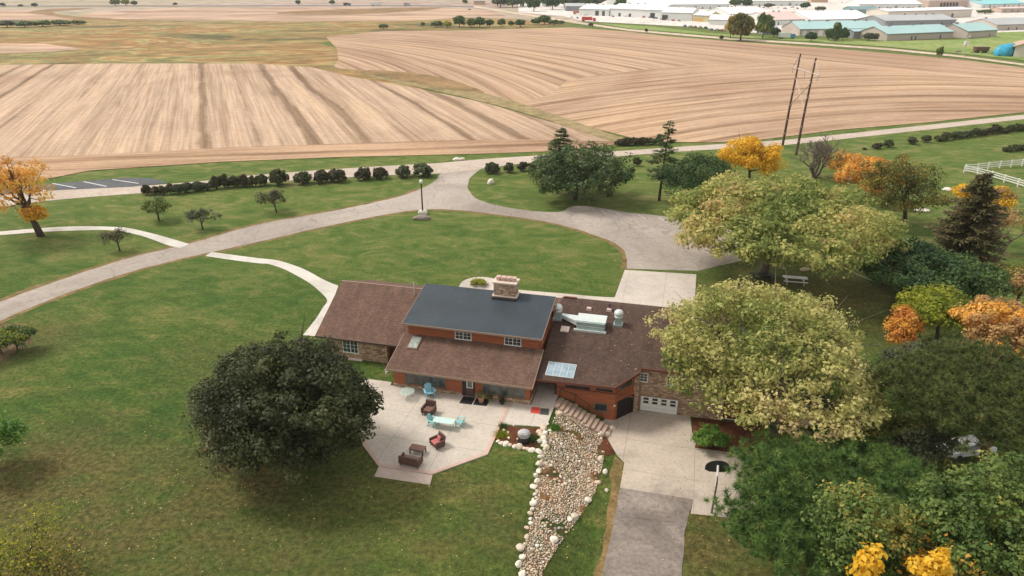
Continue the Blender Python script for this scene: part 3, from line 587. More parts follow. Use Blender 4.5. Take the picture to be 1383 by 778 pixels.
# walls
wall = MB(); wall.box(0, 13.6, 0, 16, 0.1, 2.1); wall.add([(0.0, 0, 2.1), (13.6, 0, 2.1), (13.6, 16, 2.1), (0, 16, 2.1), (0.0, 4.2, 3.55), (13.6, 4.2, 3.55), (13.6, 16, 3.55), (0, 16, 3.55)], [(0, 4, 7, 3), (1, 2, 6, 5), (4, 5, 6, 7), (2, 3, 7, 6)])
pt('lower_wall', wall, M_WOOD)
s = MB(); s.box(-0.06, 7.0, -0.09, 0.06, 0.0, 0.42); s.box(8.28, 13.66, -0.09, 0.06, 0.0, 0.5); s.box(13.6, 13.7, 0.06, 4, 0, 0.5); pt('stone_plinth', s, M_STONE)
uw = MB(); uw.box(0.1, 13.5, 4.1, 10.4, 3.3, 5.05)
uw.add([(0.1, 4.1, 5.05), (0.1, 10.4, 5.05), (0.1, 10.4, 6.4), (13.5, 4.1, 5.05), (13.5, 10.4, 5.05), (13.5, 10.4, 6.4)], [(0, 1, 2), (3, 5, 4), (1, 4, 5, 2)])
pt('upper_wall', uw, M_WOOD)
# roofs
r = MB(); r.slab([(-0.35, -0.8, 2.42), (14.0, -0.8, 2.42), (14.0, 4.1, 3.80), (-0.35, 4.1, 3.80)], 0.16); lower_roof = pt('lower_roof', r, M_ROOF)
r = MB(); r.slab([(-0.38, -0.83, 2.40), (14.03, -0.83, 2.40), (14.03, -0.80, 2.425), (-0.38, -0.80, 2.425)], 0.2); r.slab([(14.002, -0.80, 2.43), (14.05, -0.80, 2.43), (14.05, 4.1, 3.81), (14.002, 4.1, 3.81)], .2); r.slab([(-0.40, -0.80, 2.43), (-0.352, -0.80, 2.43), (-0.352, 4.1, 3.81), (-0.40, 4.1, 3.81)], .2); pt('fascia', r, M_TRIM)
r = MB(); r.slab([(-0.25, 3.5, 5.2), (13.95, 3.5, 5.2), (13.95, 10.4, 6.62), (-0.25, 10.4, 6.62)], 0.14); r.slab([(-0.25, 10.4, 6.62), (13.95, 10.4, 6.62), (13.95, 10.9, 6.2), (-0.25, 10.9, 6.2)], 0.14)
upper_roof = pt('upper_roof', r, M_BLUE)
M_SEAM = plain('membrane seam', (0.026, 0.042, 0.056), 0.5)
r = MB()
for uu in (3.1, 6.35, 9.6, 12.7): r.slab([(uu, 3.52, 5.21), (uu + .05, 3.52, 5.21), (uu + .05, 10.38, 6.63), (uu, 10.38, 6.63)], 0.008)
r.build('seam', M_SEAM, upper_roof)
r = MB(); r.slab([(-0.29, 3.44, 5.215), (13.99, 3.44, 5.215), (13.99, 3.498, 5.215), (-0.29, 3.498, 5.215)], 0.19)
for a, b in ((-0.29, -0.252), (13.952, 13.99)): r.slab([(a, 3.5, 5.22), (b, 3.5, 5.22), (b, 10.4, 6.64), (a, 10.4, 6.64)], 0.2)
r.build('eave_trim', M_TRIM, upper_roof)
r = MB(); r.slab([(0.0, 10.42, 4.9), (13.6, 10.42, 4.9), (13.6, 17.4, 3.3), (0.0, 17.4, 3.3)], 0.16); pt('rear_roof', r, M_ROOF)
# upper windows
for a, b in ((5.05, 6.75), (10.1, 11.8)): window_front(HR, a, b, 3.85, 5.0, 4.1, 2, grid=2, label='white framed pair of small upper windows')
# skylight on the lower roof
def rz_lower(v): return 2.42 + (v + 0.8) * (1.38 / 4.9)
def on_roof(mb, u0, u1, v0, v1, zf, h, lift=0.0):
    vs = [(u, v, zf(v) + lift) for v in (v0, v1) for u in (u0, u1)]; vs += [(u, v, zf(v) + lift + h) for v in (v0, v1) for u in (u0, u1)]
    mb.add(vs, [(0, 2, 3, 1), (4, 5, 7, 6), (0, 1, 5, 4), (2, 6, 7, 3), (0, 4, 6, 2), (1, 3, 7, 5)]); return mb
s = MB(); on_roof(s, 0.75, 1.75, 2.0, 3.6, rz_lower, 0.18); sk = s.build('skylight', M_TRIM, lower_roof)
s = MB(); on_roof(s, 0.84, 1.66, 2.1, 3.5, rz_lower, 0.022, 0.18); s.build('pane', glass_mat('skylight glass', (0.16, 0.19, 0.17), 0.15), sk)
# window bands and door under the low roof
M_GLASSG = glass_mat('grey green glass', (0.035, 0.045, 0.045), 0.12)
window_front(HR, 1.2, 5.4, 0.55, 1.95, 0.0, 5, 0.09, M_BROWNFR, M_GLASSG, label='row of five tall brown framed windows left of the door')
window_front(HR, 9.0, 13.15, 0.62, 2.0, 0.0, 5, 0.09, M_BROWNFR, M_GLASSG, label='row of five tall brown framed windows right of the door')
d = MB(); d.box(7.02, 8.26, -0.05, 0.03, 0.1, 2.05); dr = pt('door', d, plain('dark door surround', (0.035, 0.02, 0.016)))
d = MB(); d.box(7.42, 8.16, -0.10, -0.052, 0.12, 1.98); dl = d.build('door_leaf', plain('brown door', (0.10, 0.055, 0.045)), dr)
d = MB(); d.box(7.48, 7.56, -0.13, -0.102, 1.12, 1.93); d.box(8.02, 8.1, -0.13, -0.102, 1.12, 1.93); d.box(7.48, 8.1, -0.132, -0.102, 1.88, 1.95); d.box(7.48, 8.1, -0.132, -0.102, 1.06, 1.13); d.build('door_window_frame', M_WHITE, dr)
d = MB(); d.box(7.56, 8.02, -0.115, -0.101, 1.13, 1.88); d.build('pane', M_GLASSG, dr)
d = MB(); d.tube([(7.5, -.13, 1.0), (7.5, -.18, 1.0), (7.6, -.18, 1.0)], .02); d.build('handle', M_GALV, dr)
# chimney
cu0, cu1, cv0, cv1 = 7.62, 9.95, 9.3, 10.6
c = MB(); c.box(cu0, cu1, cv0, cv1, 6.0, 7.95); ch = pt('chimney', c, M_STONE)
M_CAP = plain('limestone cap', (0.62, 0.52, 0.44), 0.8, 0.12)
c = MB(); c.box(cu0 - .12, cu1 + .12, cv0 - .12, cv1 + .12, 7.95, 8.1); c.box(cu0 - .16, cu1 + .16, cv0 - .16, cv1 + .16, 6.50, 6.62); c.build('cap', M_CAP, ch)
c = MB(); c.box(cu0 - .2, cu1 + .2, cv0 - .55, cv1 + .1, 6.0, 6.52, tp=0.9); c.build('flashing', plain('black flashing', (0.02, 0.02, 0.022), 0.35), ch)
for k in range(4):
    a = cu0 + 0.2 + k * 0.55; c = MB(); c.box(a, a + .36, cv0 + .4, cv0 + .9, 8.1, 8.42); c.box(a - .05, a + .41, cv0 + .35, cv0 + .95, 8.42, 8.5); c.build('flue', plain('pinkish clay', (0.52, 0.36, 0.30)), ch)
# left wing
ws = MB(); ws.box(-9.3, -2.4, 4.05, 17.0, -0.2, 2.35); ws.add([(-9.3, 4.05, 2.35), (-9.3, 17, 2.35), (-9.3, 11.1, 5.4), (-2.4, 4.05, 2.35), (-2.4, 17, 2.35), (-2.4, 11.1, 5.4)], [(0, 1, 2), (3, 5, 4)])
pt('wing_wall', ws, M_STONE)
ws = MB(); ws.box(-2.4, 0.0, 4.6, 15.0, -0.2, 2.4); pt('link_wall', ws, M_WOOD)
def wz(v): return 2.55 + (v - 3.55) * (3.05 / 7.55) if v <= 11.1 else 5.6 - (v - 11.1) * (3.05 / 7.55)
r = MB(); r.slab([(-10.15, 3.55, wz(3.55)), (0.1, 3.55, wz(3.55)), (0.1, 11.1, 5.6), (-10.5, 11.1, 5.6)], 0.16); r.slab([(-10.5, 11.1, 5.6), (0.1, 11.1, 5.6), (0.1, 18.2, wz(18.2)), (-10.3, 18.2, wz(18.2))], 0.16)
wr = pt('wing_roof', r, M_ROOF)
r = MB(); r.slab([(-10.15, 3.50, wz(3.5)), (0.1, 3.50, wz(3.5)), (0.1, 3.545, wz(3.55)), (-10.15, 3.545, wz(3.55))], 0.2); r.build('eave_trim', plain('dark gutter', (0.08, 0.045, 0.035)), wr)
r = MB(); r.slab([(-10.5, 11.02, 5.615), (0.1, 11.02, 5.615), (0.1, 11.2, 5.60), (-10.5, 11.2, 5.60)], .03); r.build('ridge_cap', M_TRIM, wr)
r = MB(); r.tube([(-1.55, 10.2, 5.0), (-1.55, 10.2, 6.7)], .05); r.build('vent_pipe', M_GALVL, wr)
window_front(HR, -7.35, -5.6, 0.72, 2.2, 4.05, 2, grid=2, label='white double casement window in the stone wing')
s = MB(); s.box(-7.9, -5.2, 3.75, 4.04, -0.1, 0.12); pt('stone_ledge', s, M_CAP)
d = MB(); d.box(-2.3, -1.2, 4.56, 4.62, 0.0, 2.05); pt('side_door', d, plain('dark red door', (0.10, 0.022, 0.016)))
d = MB(); d.tube([(-0.55, 3.4, 2.5), (-0.55, 2.6, 1.9), (-0.5, 1.2, 1.75), (-0.42, -0.75, 1.9)], .09); d.tube([(-0.42, -.75, 2.3), (-0.42, -.75, 1.8)], .07); pt('gutter_pipe', d, M_WHITE)
d = MB(); d.tube([(-9.0, 3.95, 2.4), (-9.0, 3.95, -0.1)], .06); pt('downspout', d, plain('dark gutter', (0.08, 0.045, 0.035)))
# right-hand block: low roof plane with a cut corner
def rr(v): return 2.4 + 0.206 * (v - 1.1)
r = MB()
r.slab([(13.98, 0.95, rr(.95)), (21.3, 1.15, rr(1.15)), (23.35, 3.6, rr(3.6)), (23.35, 13.5, rr(13.5)), (13.98, 13.5, rr(13.5))], 0.18)
r.slab([(23.352, 4.2, rr(4.2)), (31.6, 4.2, rr(4.2)), (31.6, 13.5, rr(13.5)), (23.352, 13.5, rr(13.5))], 0.18)
r.slab([(13.98, 13.5, rr(13.5)), (31.6, 13.5, rr(13.5)), (31.6, 14.6, rr(12.6)), (13.98, 14.6, rr(12.6))], 0.18)
rroof = pt('kitchen_roof', r, M_ROOF2)
r = MB(); L = [(13.98, 0.91, rr(.95)), (21.33, 1.10, rr(1.15)), (23.39, 3.57, rr(3.6)), (23.39, 4.15, rr(4.15)), (31.63, 4.15, rr(4.15))]; I = [(13.98, 0.948, rr(.95)), (21.298, 1.148, rr(1.15)), (23.348, 3.602, rr(3.6)), (23.348, 4.197, rr(4.2)), (31.63, 4.197, rr(4.2))]
for k in range(4): r.slab([L[k], L[k + 1], I[k + 1], I[k]], 0.24)
r.build('fascia', plain('rust fascia', (0.16, 0.055, 0.03)), rroof)
tw = MB(); tw.prism([(15.75, 2.2), (21.3, 2.2), (23.0, 4.35), (23.0, 13), (14.0, 13), (14.0, 4.4), (15.75, 4.4)], -2.1, 2.38)
pt('tower_wall', tw, M_WOOD)
tw = MB(); tw.box(23.002, 31.3, 4.8, 13.2, -2.1, 2.95); pt('garage_wall', tw, M_STONE)
tw = MB(); tw.box(22.75, 23.35, 4.2, 4.79, -2.1, 2.6); pt('stone_pier', tw, M_STONE)
for a, b in ((23.3, 24.1), (25.85, 26.75), (28.6, 29.5)): window_front(HR, a, b, 1.2, 2.2, 4.8, 1, 0.08, M_WHITE, grid=2, label='small white framed window above the garage door' if a < 24 else None)
# tower windows
window_front(HR, 16.6, 18.9, 1.18, 1.85, 2.2, 3, 0.05, M_DARK, M_GLASS)
window_front(HR, 19.5, 21.0, 1.25, 1.9, 2.2, 3, 0.05, M_DARK, M_GLASS)
window_front(HR, 19.4, 20.7, -1.05, -0.15, 2.2, 1, 0.09, M_BROWNFR, M_GLASS, label='lone lower window in the wood wall above the court')
d = MB(); d.box(15.75, 23.0, 2.14, 2.2, 0.95, 1.08); pt('wall_band', d, plain('rust fascia', (0.16, 0.055, 0.03)))
# angled face: window strip and dark carport opening
A, B = Vector((21.3, 2.2)), Vector((23.0, 4.35)); dd = (B - A).normalized(); nn = Vector((dd.y, -dd.x))
def ang(mb, t0, t1, z0, z1, o0, o1):
    a0, a1 = A + dd * t0, A + dd * t1
    mb.prism([tuple(a0 + nn * o0), tuple(a0 + nn * o1), tuple(a1 + nn * o1), tuple(a1 + nn * o0)], z0, z1)
w = MB(); ang(w, 0.35, 2.2, 1.25, 1.95, -0.02, 0.04); wo = pt('window', w, M_BROWNFR)
w = MB(); ang(w, 0.45, 1.25, 1.32, 1.88, 0.0, 0.05); w.build('pane', M_GLASS, wo); w = MB(); ang(w, 1.33, 2.12, 1.32, 1.88, 0.0, 0.05); w.build('pane', M_GLASS, wo)
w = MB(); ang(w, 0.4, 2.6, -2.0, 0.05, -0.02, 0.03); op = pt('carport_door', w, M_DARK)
w = MB(); ang(w, 1.45, 1.6, -2.0, 0.05, 0.03, 0.07); ang(w, .35, .45, -2, .1, .03, .07); ang(w, 2.55, 2.65, -2, .1, .03, .07); w.build('door_post', plain('dark brown post', (0.05, 0.022, 0.014)), op)
w = MB(); w.lathe([(.02, 0), (.1, .05), (.1, .15), (.02, .2)], (21.32, 2.05, -0.25), 10); pt('wall_lamp', w, plain('lamp glass', (0.8, 0.72, 0.66), 0.3))
# garage door
g = MB(); g.box(23.6, 27.1, 4.74, 4.82, -1.98, -0.35)
gd = pt('garage_door', g, M_WHITE)
g = MB()
for k in (1, 2, 3): g.box(23.62, 27.08, 4.73, 4.742, -1.98 + k * .41 - .01, -1.98 + k * .41 + .01)
g.build('panel_joint', plain('grey joint', (0.4, 0.4, 0.38)), gd)
for row in range(2):
    for k in range(4):
        a = 23.85 + k * 0.85; z = -0.72 - row * 0.38
        g = MB(); g.box(a, a + .5, 4.715, 4.745, z, z + .24); g.build('pane', M_GLASS, gd)
g = MB(); g.box(23.48, 23.6, 4.7, 4.8, -2, -.25); g.box(27.1, 27.22, 4.7, 4.8, -2, -.25); g.box(23.48, 27.22, 4.7, 4.8, -.35, -.22); g.build('door_frame', M_TRIM, gd)
# dark porch recess between the blocks: posts, deck rail, things under the canopy panels
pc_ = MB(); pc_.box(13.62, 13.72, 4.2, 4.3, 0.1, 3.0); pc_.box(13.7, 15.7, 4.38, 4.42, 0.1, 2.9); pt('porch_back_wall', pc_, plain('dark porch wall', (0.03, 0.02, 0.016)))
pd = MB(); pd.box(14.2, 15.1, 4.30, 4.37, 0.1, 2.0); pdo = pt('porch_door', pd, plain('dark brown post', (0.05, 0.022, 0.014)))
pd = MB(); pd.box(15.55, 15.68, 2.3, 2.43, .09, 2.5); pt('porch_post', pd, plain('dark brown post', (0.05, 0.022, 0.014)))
cp = MB(); on_roof(cp, 14.7, 17.4, 1.55, 3.45, rr, 0.05, 0.02); cpo = cp.build('canopy_frame', M_GALVL, rroof)
for k in range(4):
    cp = MB(); on_roof(cp, 14.76 + k * .66, 14.76 + k * .66 + .6, 1.62, 3.38, rr, 0.02, 0.07); cp.build('panel', None or plain('blue grey panel', (0.28, 0.37, 0.43), 0.25, 0.3, 1.2), cpo) if False else cp.build('canopy_panel', plain('blue grey panel', (0.28, 0.37, 0.43), 0.25, 0.3, 1.2), rroof)
# roof machinery
def ventilator(u, v):
    z = rr(v); m = MB(); m.box(u - .34, u + .34, v - .34, v + .34, z - .1, z + .8); m.box(u - .46, u + .46, v - .46, v + .46, z - .12, z + .1)
    o = m.build('exhaust_fan', M_GALV, rroof)
    m = MB(); m.lathe([(.36, .8), (.43, .84), (.43, .92), (.3, .96), (.3, 1.04), (.46, 1.08), (.49, 1.2), (.44, 1.4), (.32, 1.55), (.13, 1.63), (.02, 1.65)], (u, v, z), 18); m.build('fan_hood', M_GALVL, o, smooth=True)
ventilator(14.25, 10.2); ventilator(20.5, 10.3)
m = MB(); zz = rr(9.4)
m.box(16.45, 19.3, 8.7, 10.3, zz - .3, zz + .75); du = m.build('duct_unit', M_GALV, rroof)
m = MB(); m.slab([(16.4, 8.9, zz + .82), (19.35, 8.9, zz + .82), (19.35, 10.4, zz + .95), (16.4, 10.4, zz + .95)], .1); m.build('duct_cover', M_GALVL, du)
m = MB(); m.box(16.2, 19.5, 8.45, 8.68, rr(8.45) - .05, rr(8.45) + .2); m.build('curb', M_GALVL, du)
m = MB(); m.box(16.44, 19.31, 8.67, 8.71, zz + .32, zz + .36); m.build('seam', M_GALVL, du)
m = MB(); vs = [(14.7, 9.9, zz + .4), (14.7, 10.3, zz + .4), (14.7, 10.3, zz + .75), (14.7, 9.9, zz + .75), (16.44, 8.9, zz + .2), (16.44, 10.2, zz + .2), (16.44, 10.2, zz + .73), (16.44, 8.9, zz + .73)]
m.add(vs, [(0, 3, 2, 1), (4, 5, 6, 7), (0, 1, 5, 4), (3, 7, 6, 2), (0, 4, 7, 3), (1, 2, 6, 5)]); m.build('tapered_duct', M_GALVL, du)
for u, v in ((17.2, 12.2), (19.3, 12.35), (24.9, 12.3)):
    m = MB(); z = rr(v); m.box(u - .28, u + .28, v - .25, v + .25, z - .03, z + .22, tp=.8); m.build('roof_vent', plain('pinkish vent', (0.55, 0.40, 0.36)), rroof)
m = MB(); on_roof(m, 14.9, 15.75, 8.1, 8.9, rr, .12); m.build('roof_hatch', M_CAP, rroof)
m = MB(); m.tube([(19.35, 12.5, rr(12.5)), (19.35, 12.5, rr(12.5) + .7)], .06); m.build('vent_pipe', M_DARK, rroof)
m = MB(); m.box(14.2, 15.6, 14.0, 14.25, 4.75, 5.05); m.build('roof_crest', plain('rust fascia', (0.16, 0.055, 0.03)), rroof)

# ------------------------------------------------------------ stone stair down to the court
M_STEP = concrete_mat('stair stone', (0.42, 0.31, 0.235), stain=0.9)
STR = thing('stone_stair', 'curving flight of tan stone steps from the patio walk down to the court', 'stairs', h2w(16, 1, 0), HYAW)
ns = 11
for k in range(ns):
    t = k / (ns - 1); u = 0.0 + 4.4 * t; v = 0.15 * math.sin(t * 3) - 0.9 * t; zt = 0.36 - (k + 1) * 0.17
    wd = 1.5 + (0.5 if k % 4 == 3 else 0)
    m = MB(); m.box(u, u + .47, v - wd / 2 - .15, v + wd / 2, -2.15, zt, rz=-0.18, c=(u, v, 0)); m.build('step', M_STEP, STR)
m = MB(); m.box(4.3, 5.2, -1.6, -0.3, -2.15, -1.78, rz=-.25); m.build('landing', M_STEP, STR)
rl = MB(); rl.tube([(0.1, 1.0, .95), (1.6, .85, .6), (4.3, .2, -.75)], .035, 6)
for q in ((0.1, 1.0, -.3, .95), (1.6, .85, -.7, .6), (3.0, .5, -1.4, -.1), (4.3, .2, -1.9, -.75)): rl.tube([(q[0], q[1], q[2]), (q[0], q[1], q[3])], .03, 6)
rl.build('handrail', plain('dark iron', (0.03, 0.02, 0.018), 0.5), STR)
m = MB(); m.box(-0.1, 4.2, -1.15, -0.85, -2.2, -0.6, rz=-.12); 
# retaining strip left of the stair
rw = thing('retaining_wall', 'low mossy timber edge beside the stone stair', 'wall', h2w(16, .2, 0), HYAW)
m = MB(); m.tube([(0.1, -.55, 0.05), (2.0, -1.0, -.5), (3.6, -1.9, -1.3)], .07, 6); m.build('top_rail', plain('pale timber', (0.34, 0.27, 0.19)), rw)
m = MB(); m.add([(0.1, -.5, .0), (2.0, -.95, -.55), (3.6, -1.85, -1.35), (3.6, -1.85, -2.1), (2, -.95, -1.9), (.1, -.5, -.6)], [(0, 1, 4, 5), (1, 2, 3, 4)]); m.build('wall_face', M_BARK, rw)

# ------------------------------------------------------------ patio things
def pw(px, py, z=0.1): return G(px, py, z)
def adirondack(name, label, mat, loc, rz, sc=1.0):
    t = thing(name, label, 'chair', loc, rz); t.scale = (sc,) * 3
    m = MB(); 
    for k in range(5): m.box(-.27 + k * .11, -.17 + k * .11, -.35, .22, .33, .355, rx=-.2, c=(0, 0, .36))
    m.build('seat', mat, t)
    m = MB()
    for k in range(5):
        x = -.27 + k * .11; h = .72 - abs(k - 2) * .05
        m.box(x, x + .10, .2, .225, .28, .28 + h, rx=-.38, c=(x + .05, .2, .3))
    m.build('backrest', mat, t)
    for sx in (-1, 1):
        m = MB(); m.box(sx * .36 - .07, sx * .36 + .07, -.4, .3, .56, .585); m.build('armrest', mat, t)
        m = MB(); m.box(sx * .32 - .02, sx * .32 + .02, -.38, -.29, 0, .56); m.build('leg', mat, t)
        m = MB(); m.add([(sx * .32 - .015, -.3, .28), (sx * .32 - .015, .55, 0), (sx * .32 - .015, .45, 0), (sx * .32 - .015, -.3, .36), (sx * .32 + .015, -.3, .28), (sx * .32 + .015, .55, 0), (sx * .32 + .015, .45, 0), (sx * .32 + .015, -.3, .36)], [(0, 1, 5, 4), (1, 2, 6, 5), (2, 3, 7, 6), (3, 0, 4, 7), (0, 3, 2, 1), (4, 5, 6, 7)]); m.build('leg', mat, t)
        m = MB(); m.box(sx * .32 - .02, sx * .32 + .02, .2, .27, 0, .56); m.build('arm_post', mat, t)
    return t
M_AQUA = plain('pale aqua paint', (0.26, 0.55, 0.55), 0.5, 0.1)
M_AQUA2 = plain('light blue paint', (0.25, 0.52, 0.62), 0.5, 0.1)
M_WICK = plain('brown wicker', (0.105, 0.055, 0.042), 0.8, 0.45, 9.0, 0, 0.8)
adirondack('adirondack_chair', 'light blue slatted lounge chair on the patio beneath the left window row', M_AQUA2, pw(580, 535), HYAW + math.radians(35), 1.25)
adirondack('adirondack_chair', 'pale aqua slatted chair at the left end of the aqua table', M_AQUA, pw(585, 574), HYAW + math.radians(80), 1.1)
adirondack('adirondack_chair', 'small pale aqua chair at the right end of the aqua table', M_AQUA, pw(622, 574), HYAW + math.radians(-90), 1.0)
t = thing('patio_table', 'long pale aqua table with a glass top in the middle of the patio', 'table', pw(600, 577), HYAW)
M_GTOP = plain('frosted aqua top', (0.50, 0.66, 0.62), 0.2, 0.08)
m = MB(); m.prism([(-.85, -.42), (.85, -.42), (.95, -.3), (.95, .3), (.85, .42), (-.85, .42), (-.95, .3), (-.95, -.3)], .70, .73); m.build('tabletop', M_GTOP, t)
for sx in (-.75, .75):
    for sy in (-.3, .3): m = MB(); m.tube([(sx, sy, 0), (sx * .92, sy * .9, .7)], .025, 6); m.build('leg', M_AQUA, t)
t = thing('round_glass_table', 'faint round glass patio table left of the light blue chair', 'table', pw(550, 537), HYAW)
gm, gnt, gb = newmat('clear table glass'); gb.inputs['Base Color'].default_value = (0.55, 0.68, 0.62, 1); gb.inputs['Roughness'].default_value = 0.05; gb.inputs['Alpha'].default_value = 0.35
m = MB(); m.lathe([(.72, .70), (.74, .71), (.72, .72)], n=24); m.build('tabletop', gm, t)
for k in range(4): a = k * math.pi / 2 + .5; m = MB(); m.tube([(.55 * math.cos(a), .55 * math.sin(a), 0), (.3 * math.cos(a), .3 * math.sin(a), .35), (.5 * math.cos(a), .5 * math.sin(a), .7)], .02, 6); m.build('leg', plain('faded green metal', (0.42, 0.48, 0.42)), t)
def wicker(name, label, loc, rz, w, cushion=None, pillow=False, sc=1.0):
    t = thing(name, label, 'sofa' if w > 1.2 else 'chair', loc, rz); t.scale = (sc,) * 3
    h = w / 2
    m = MB(); m.box(-h, h, -.38, .36, .14, .36); m.build('seat_base', M_WICK, t, bevel=.03)
    m = MB(); m.box(-h, h, .28, .42, .2, .92, rx=-.16, c=(0, .35, .3)); m.build('backrest', M_WICK, t, bevel=.05)
    for s in (-1, 1):
        m = MB(); m.box(s * h - .07, s * h + .07, -.42, .38, .16, .62); m.build('armrest', M_WICK, t, bevel=.04)
        for y in (-.34, .32): m = MB(); m.tube([(s * (h - .04), y, 0), (s * (h - .04), y, .18)], .035, 6); m.build('leg', M_WICK, t)
    m = MB(); m.box(-h + .09, h - .09, -.4, .27, .36, .47); m.build('seat_cushion', cushion or plain('brown cushion', (0.17, 0.085, 0.065), 0.85, .25), t, bevel=.04)
    if pillow: m = MB(); m.box(-.2, .2, .1, .2, .46, .8, rx=-.3); m.build('pillow', plain('pink pillow', (0.55, 0.17, 0.16)), t, bevel=.04)
    return t
wicker('wicker_armchair', 'brown wicker armchair facing away below the light blue chair', pw(579.5, 558), HYAW + math.radians(-4), 0.86, sc=1.2)
wicker('wicker_armchair', 'brown wicker armchair with pink cushion right of the coffee table', pw(591, 602), HYAW + math.radians(-38), 0.86, plain('pink cushion', (0.52, 0.15, 0.14), .85, .3), True, sc=1.15)
wicker('wicker_loveseat', 'brown wicker loveseat near the front step of the patio', pw(555, 627), HYAW + math.radians(176), 1.45, plain('striped cushion', (0.22, 0.14, 0.11), .85, .6, 12.0), sc=1.15)
t = thing('coffee_table', 'low brown wooden coffee table on the patio in front of the loveseat', 'table', pw(564.5, 611), HYAW + math.radians(-3)); t.scale = (1.2,) * 3
M_SLAT = siding_mat('brown slats', (0.15, 0.08, 0.06), .11)
m = MB()
for k in range(6): m.box(-.55, .55, -.32 + k * .108, -.32 + k * .108 + .095, .40, .43)
m.build('tabletop', plain('brown slat wood', (0.165, 0.085, 0.062), .7, .25, 6), t)
m = MB(); m.box(-.5, .5, -.28, .28, .3, .397); m.build('apron', M_WICK, t)
for sx in (-.48, .48):
    for sy in (-.27, .27): m = MB(); m.box(sx - .035, sx + .035, sy - .035, sy + .035, 0, .3); m.build('leg', M_WICK, t)
def flatmat(name, label, cat, pxs, mat, z=0.11, th=0.012):
    P = [G(*p, z) for p in pxs]; c = sum(P, Vector()) / len(P); m = MB(); m.prism([(p.x - c.x, p.y - c.y) for p in P], 0, th); o = m.build(name, mat); o.location = (c.x, c.y, z - 0.007); return tag(o, label, cat)
M_RUB = plain('black rubber', (0.012, 0.012, 0.012), .7)
flatmat('rubber_mat', 'black rubber doormat in front of the patio door', 'mat', [(626, 535), (642, 537), (637, 546.5), (620, 544.5)][::-1], M_RUB)
flatmat('rubber_mat', 'black rubber mat to the right, beneath the terracotta pot', 'mat', [(643.5, 537.5), (662.5, 539), (657, 548.5), (639, 546.5)][::-1], M_RUB)
flatmat('doormat', 'red doormat on the pale walk beside the patio', 'mat', [(718, 549.5), (730, 550.3), (728.6, 559), (716.2, 557.5)][::-1], plain('red mat', (0.62, 0.07, 0.05), .9), .1)
flatmat('doormat', 'dark grey doormat right of the red one on the walk', 'mat', [(730.4, 551.3), (742, 552), (740.8, 560.8), (728.8, 559.6)][::-1], plain('grey mat', (0.07, 0.075, 0.065), .9), .1)
# pots
def leafball(n, r, zc, s, seed, flat=.7):
    g = np.random.default_rng(seed); d = g.normal(size=(n, 3)); d /= np.linalg.norm(d, axis=1)[:, None]; p = d * r * (.5 + .5 * g.random((n, 1))); p[:, 2] = p[:, 2] * flat + zc
    return p, d

# ------------------------------------------------------------ vegetation
def np_mesh(name, V, F, mats, tint=None, parent=None, mi=None):
    me = bpy.data.meshes.new(name); n = len(V); k = F.shape[1]; m = len(F)
    me.vertices.add(n); me.vertices.foreach_set('co', V.astype(np.float32).ravel())
    me.loops.add(m * k); me.loops.foreach_set('vertex_index', F.astype(np.int32).ravel())
    me.polygons.add(m); me.polygons.foreach_set('loop_start', np.arange(0, m * k, k, dtype=np.int32))
    for x in (mats if isinstance(mats, (list, tuple)) else [mats]): me.materials.append(x)
    if mi is not None: me.polygons.foreach_set('material_index', mi.astype(np.int32))
    if tint is not None:
        a = me.attributes.new('tint', 'FLOAT', 'FACE'); a.data.foreach_set('value', tint.astype(np.float32))
    me.update(calc_edges=True)
    o = bpy.data.objects.new(name, me); COL.objects.link(o)
    if parent: o.parent = parent
    return o
def unit(a): return a / np.maximum(1e-6, np.linalg.norm(a, axis=1))[:, None]
def leaves(g, P, N, size, tint, aspect=0.62, fold=0.25):
    """kite shaped leaf sprays at P facing N: quads with a slight fold"""
    n = len(P); t = unit(np.cross(N, g.normal(size=(n, 3)))); b = np.cross(N, t)
    s = (size * (0.42 + 1.25 * g.random(n) ** 1.4))[:, None]; w = s * aspect
    V = np.empty((n, 4, 3)); V[:, 0] = P - t * s * .5; V[:, 1] = P + b * w * .5 + N * s * fold * .5 ; V[:, 2] = P + t * s * .5; V[:, 3] = P - b * w * .5 + N * s * fold * .5
    return V.reshape(-1, 3), np.arange(n * 4).reshape(n, 4), tint
def crown_pts(g, R, ncl, per, cr, rough=0.22, inner=0.3, bottom=-0.75, flat=0.7):
    R = np.array(R); seeds = g.normal(size=(7, 3)) * 1.6; ph = g.random(7) * 6.28
    d = unit(g.normal(size=(ncl * 3, 3))); d = d[d[:, 2] > bottom][:ncl]; n = len(d)
    lob = np.sin(d @ seeds.T * 2.2 + ph).sum(1); lob = 1.13 - rough * 1.75 * (lob.max() - lob) / (np.ptp(lob) + 1e-6)
    rad = np.where(g.random(n) < inner, g.random(n) * .5 + .25, .78 + .28 * g.random(n) ** 1.5)
    C = d * lob[:, None] * rad[:, None] * (R - cr * .6)
    crs = cr * (.6 + .75 * g.random(n)); base = g.random(n)
    per = int(per * 1.05); idx = np.repeat(np.arange(n), per); dd = unit(g.normal(size=(len(idx), 3)) + np.array([0, 0, .25]) + d[idx] * .35)
    r = (.42 + .68 * g.random(len(idx)))[:, None]; off = dd * crs[idx][:, None] * r; off[:, 2] *= flat
    P = C[idx] + off; N = unit(dd * .9 + g.normal(size=dd.shape) * .42 + np.array([0, 0, .5]))
    return P, N, base[idx], C, d
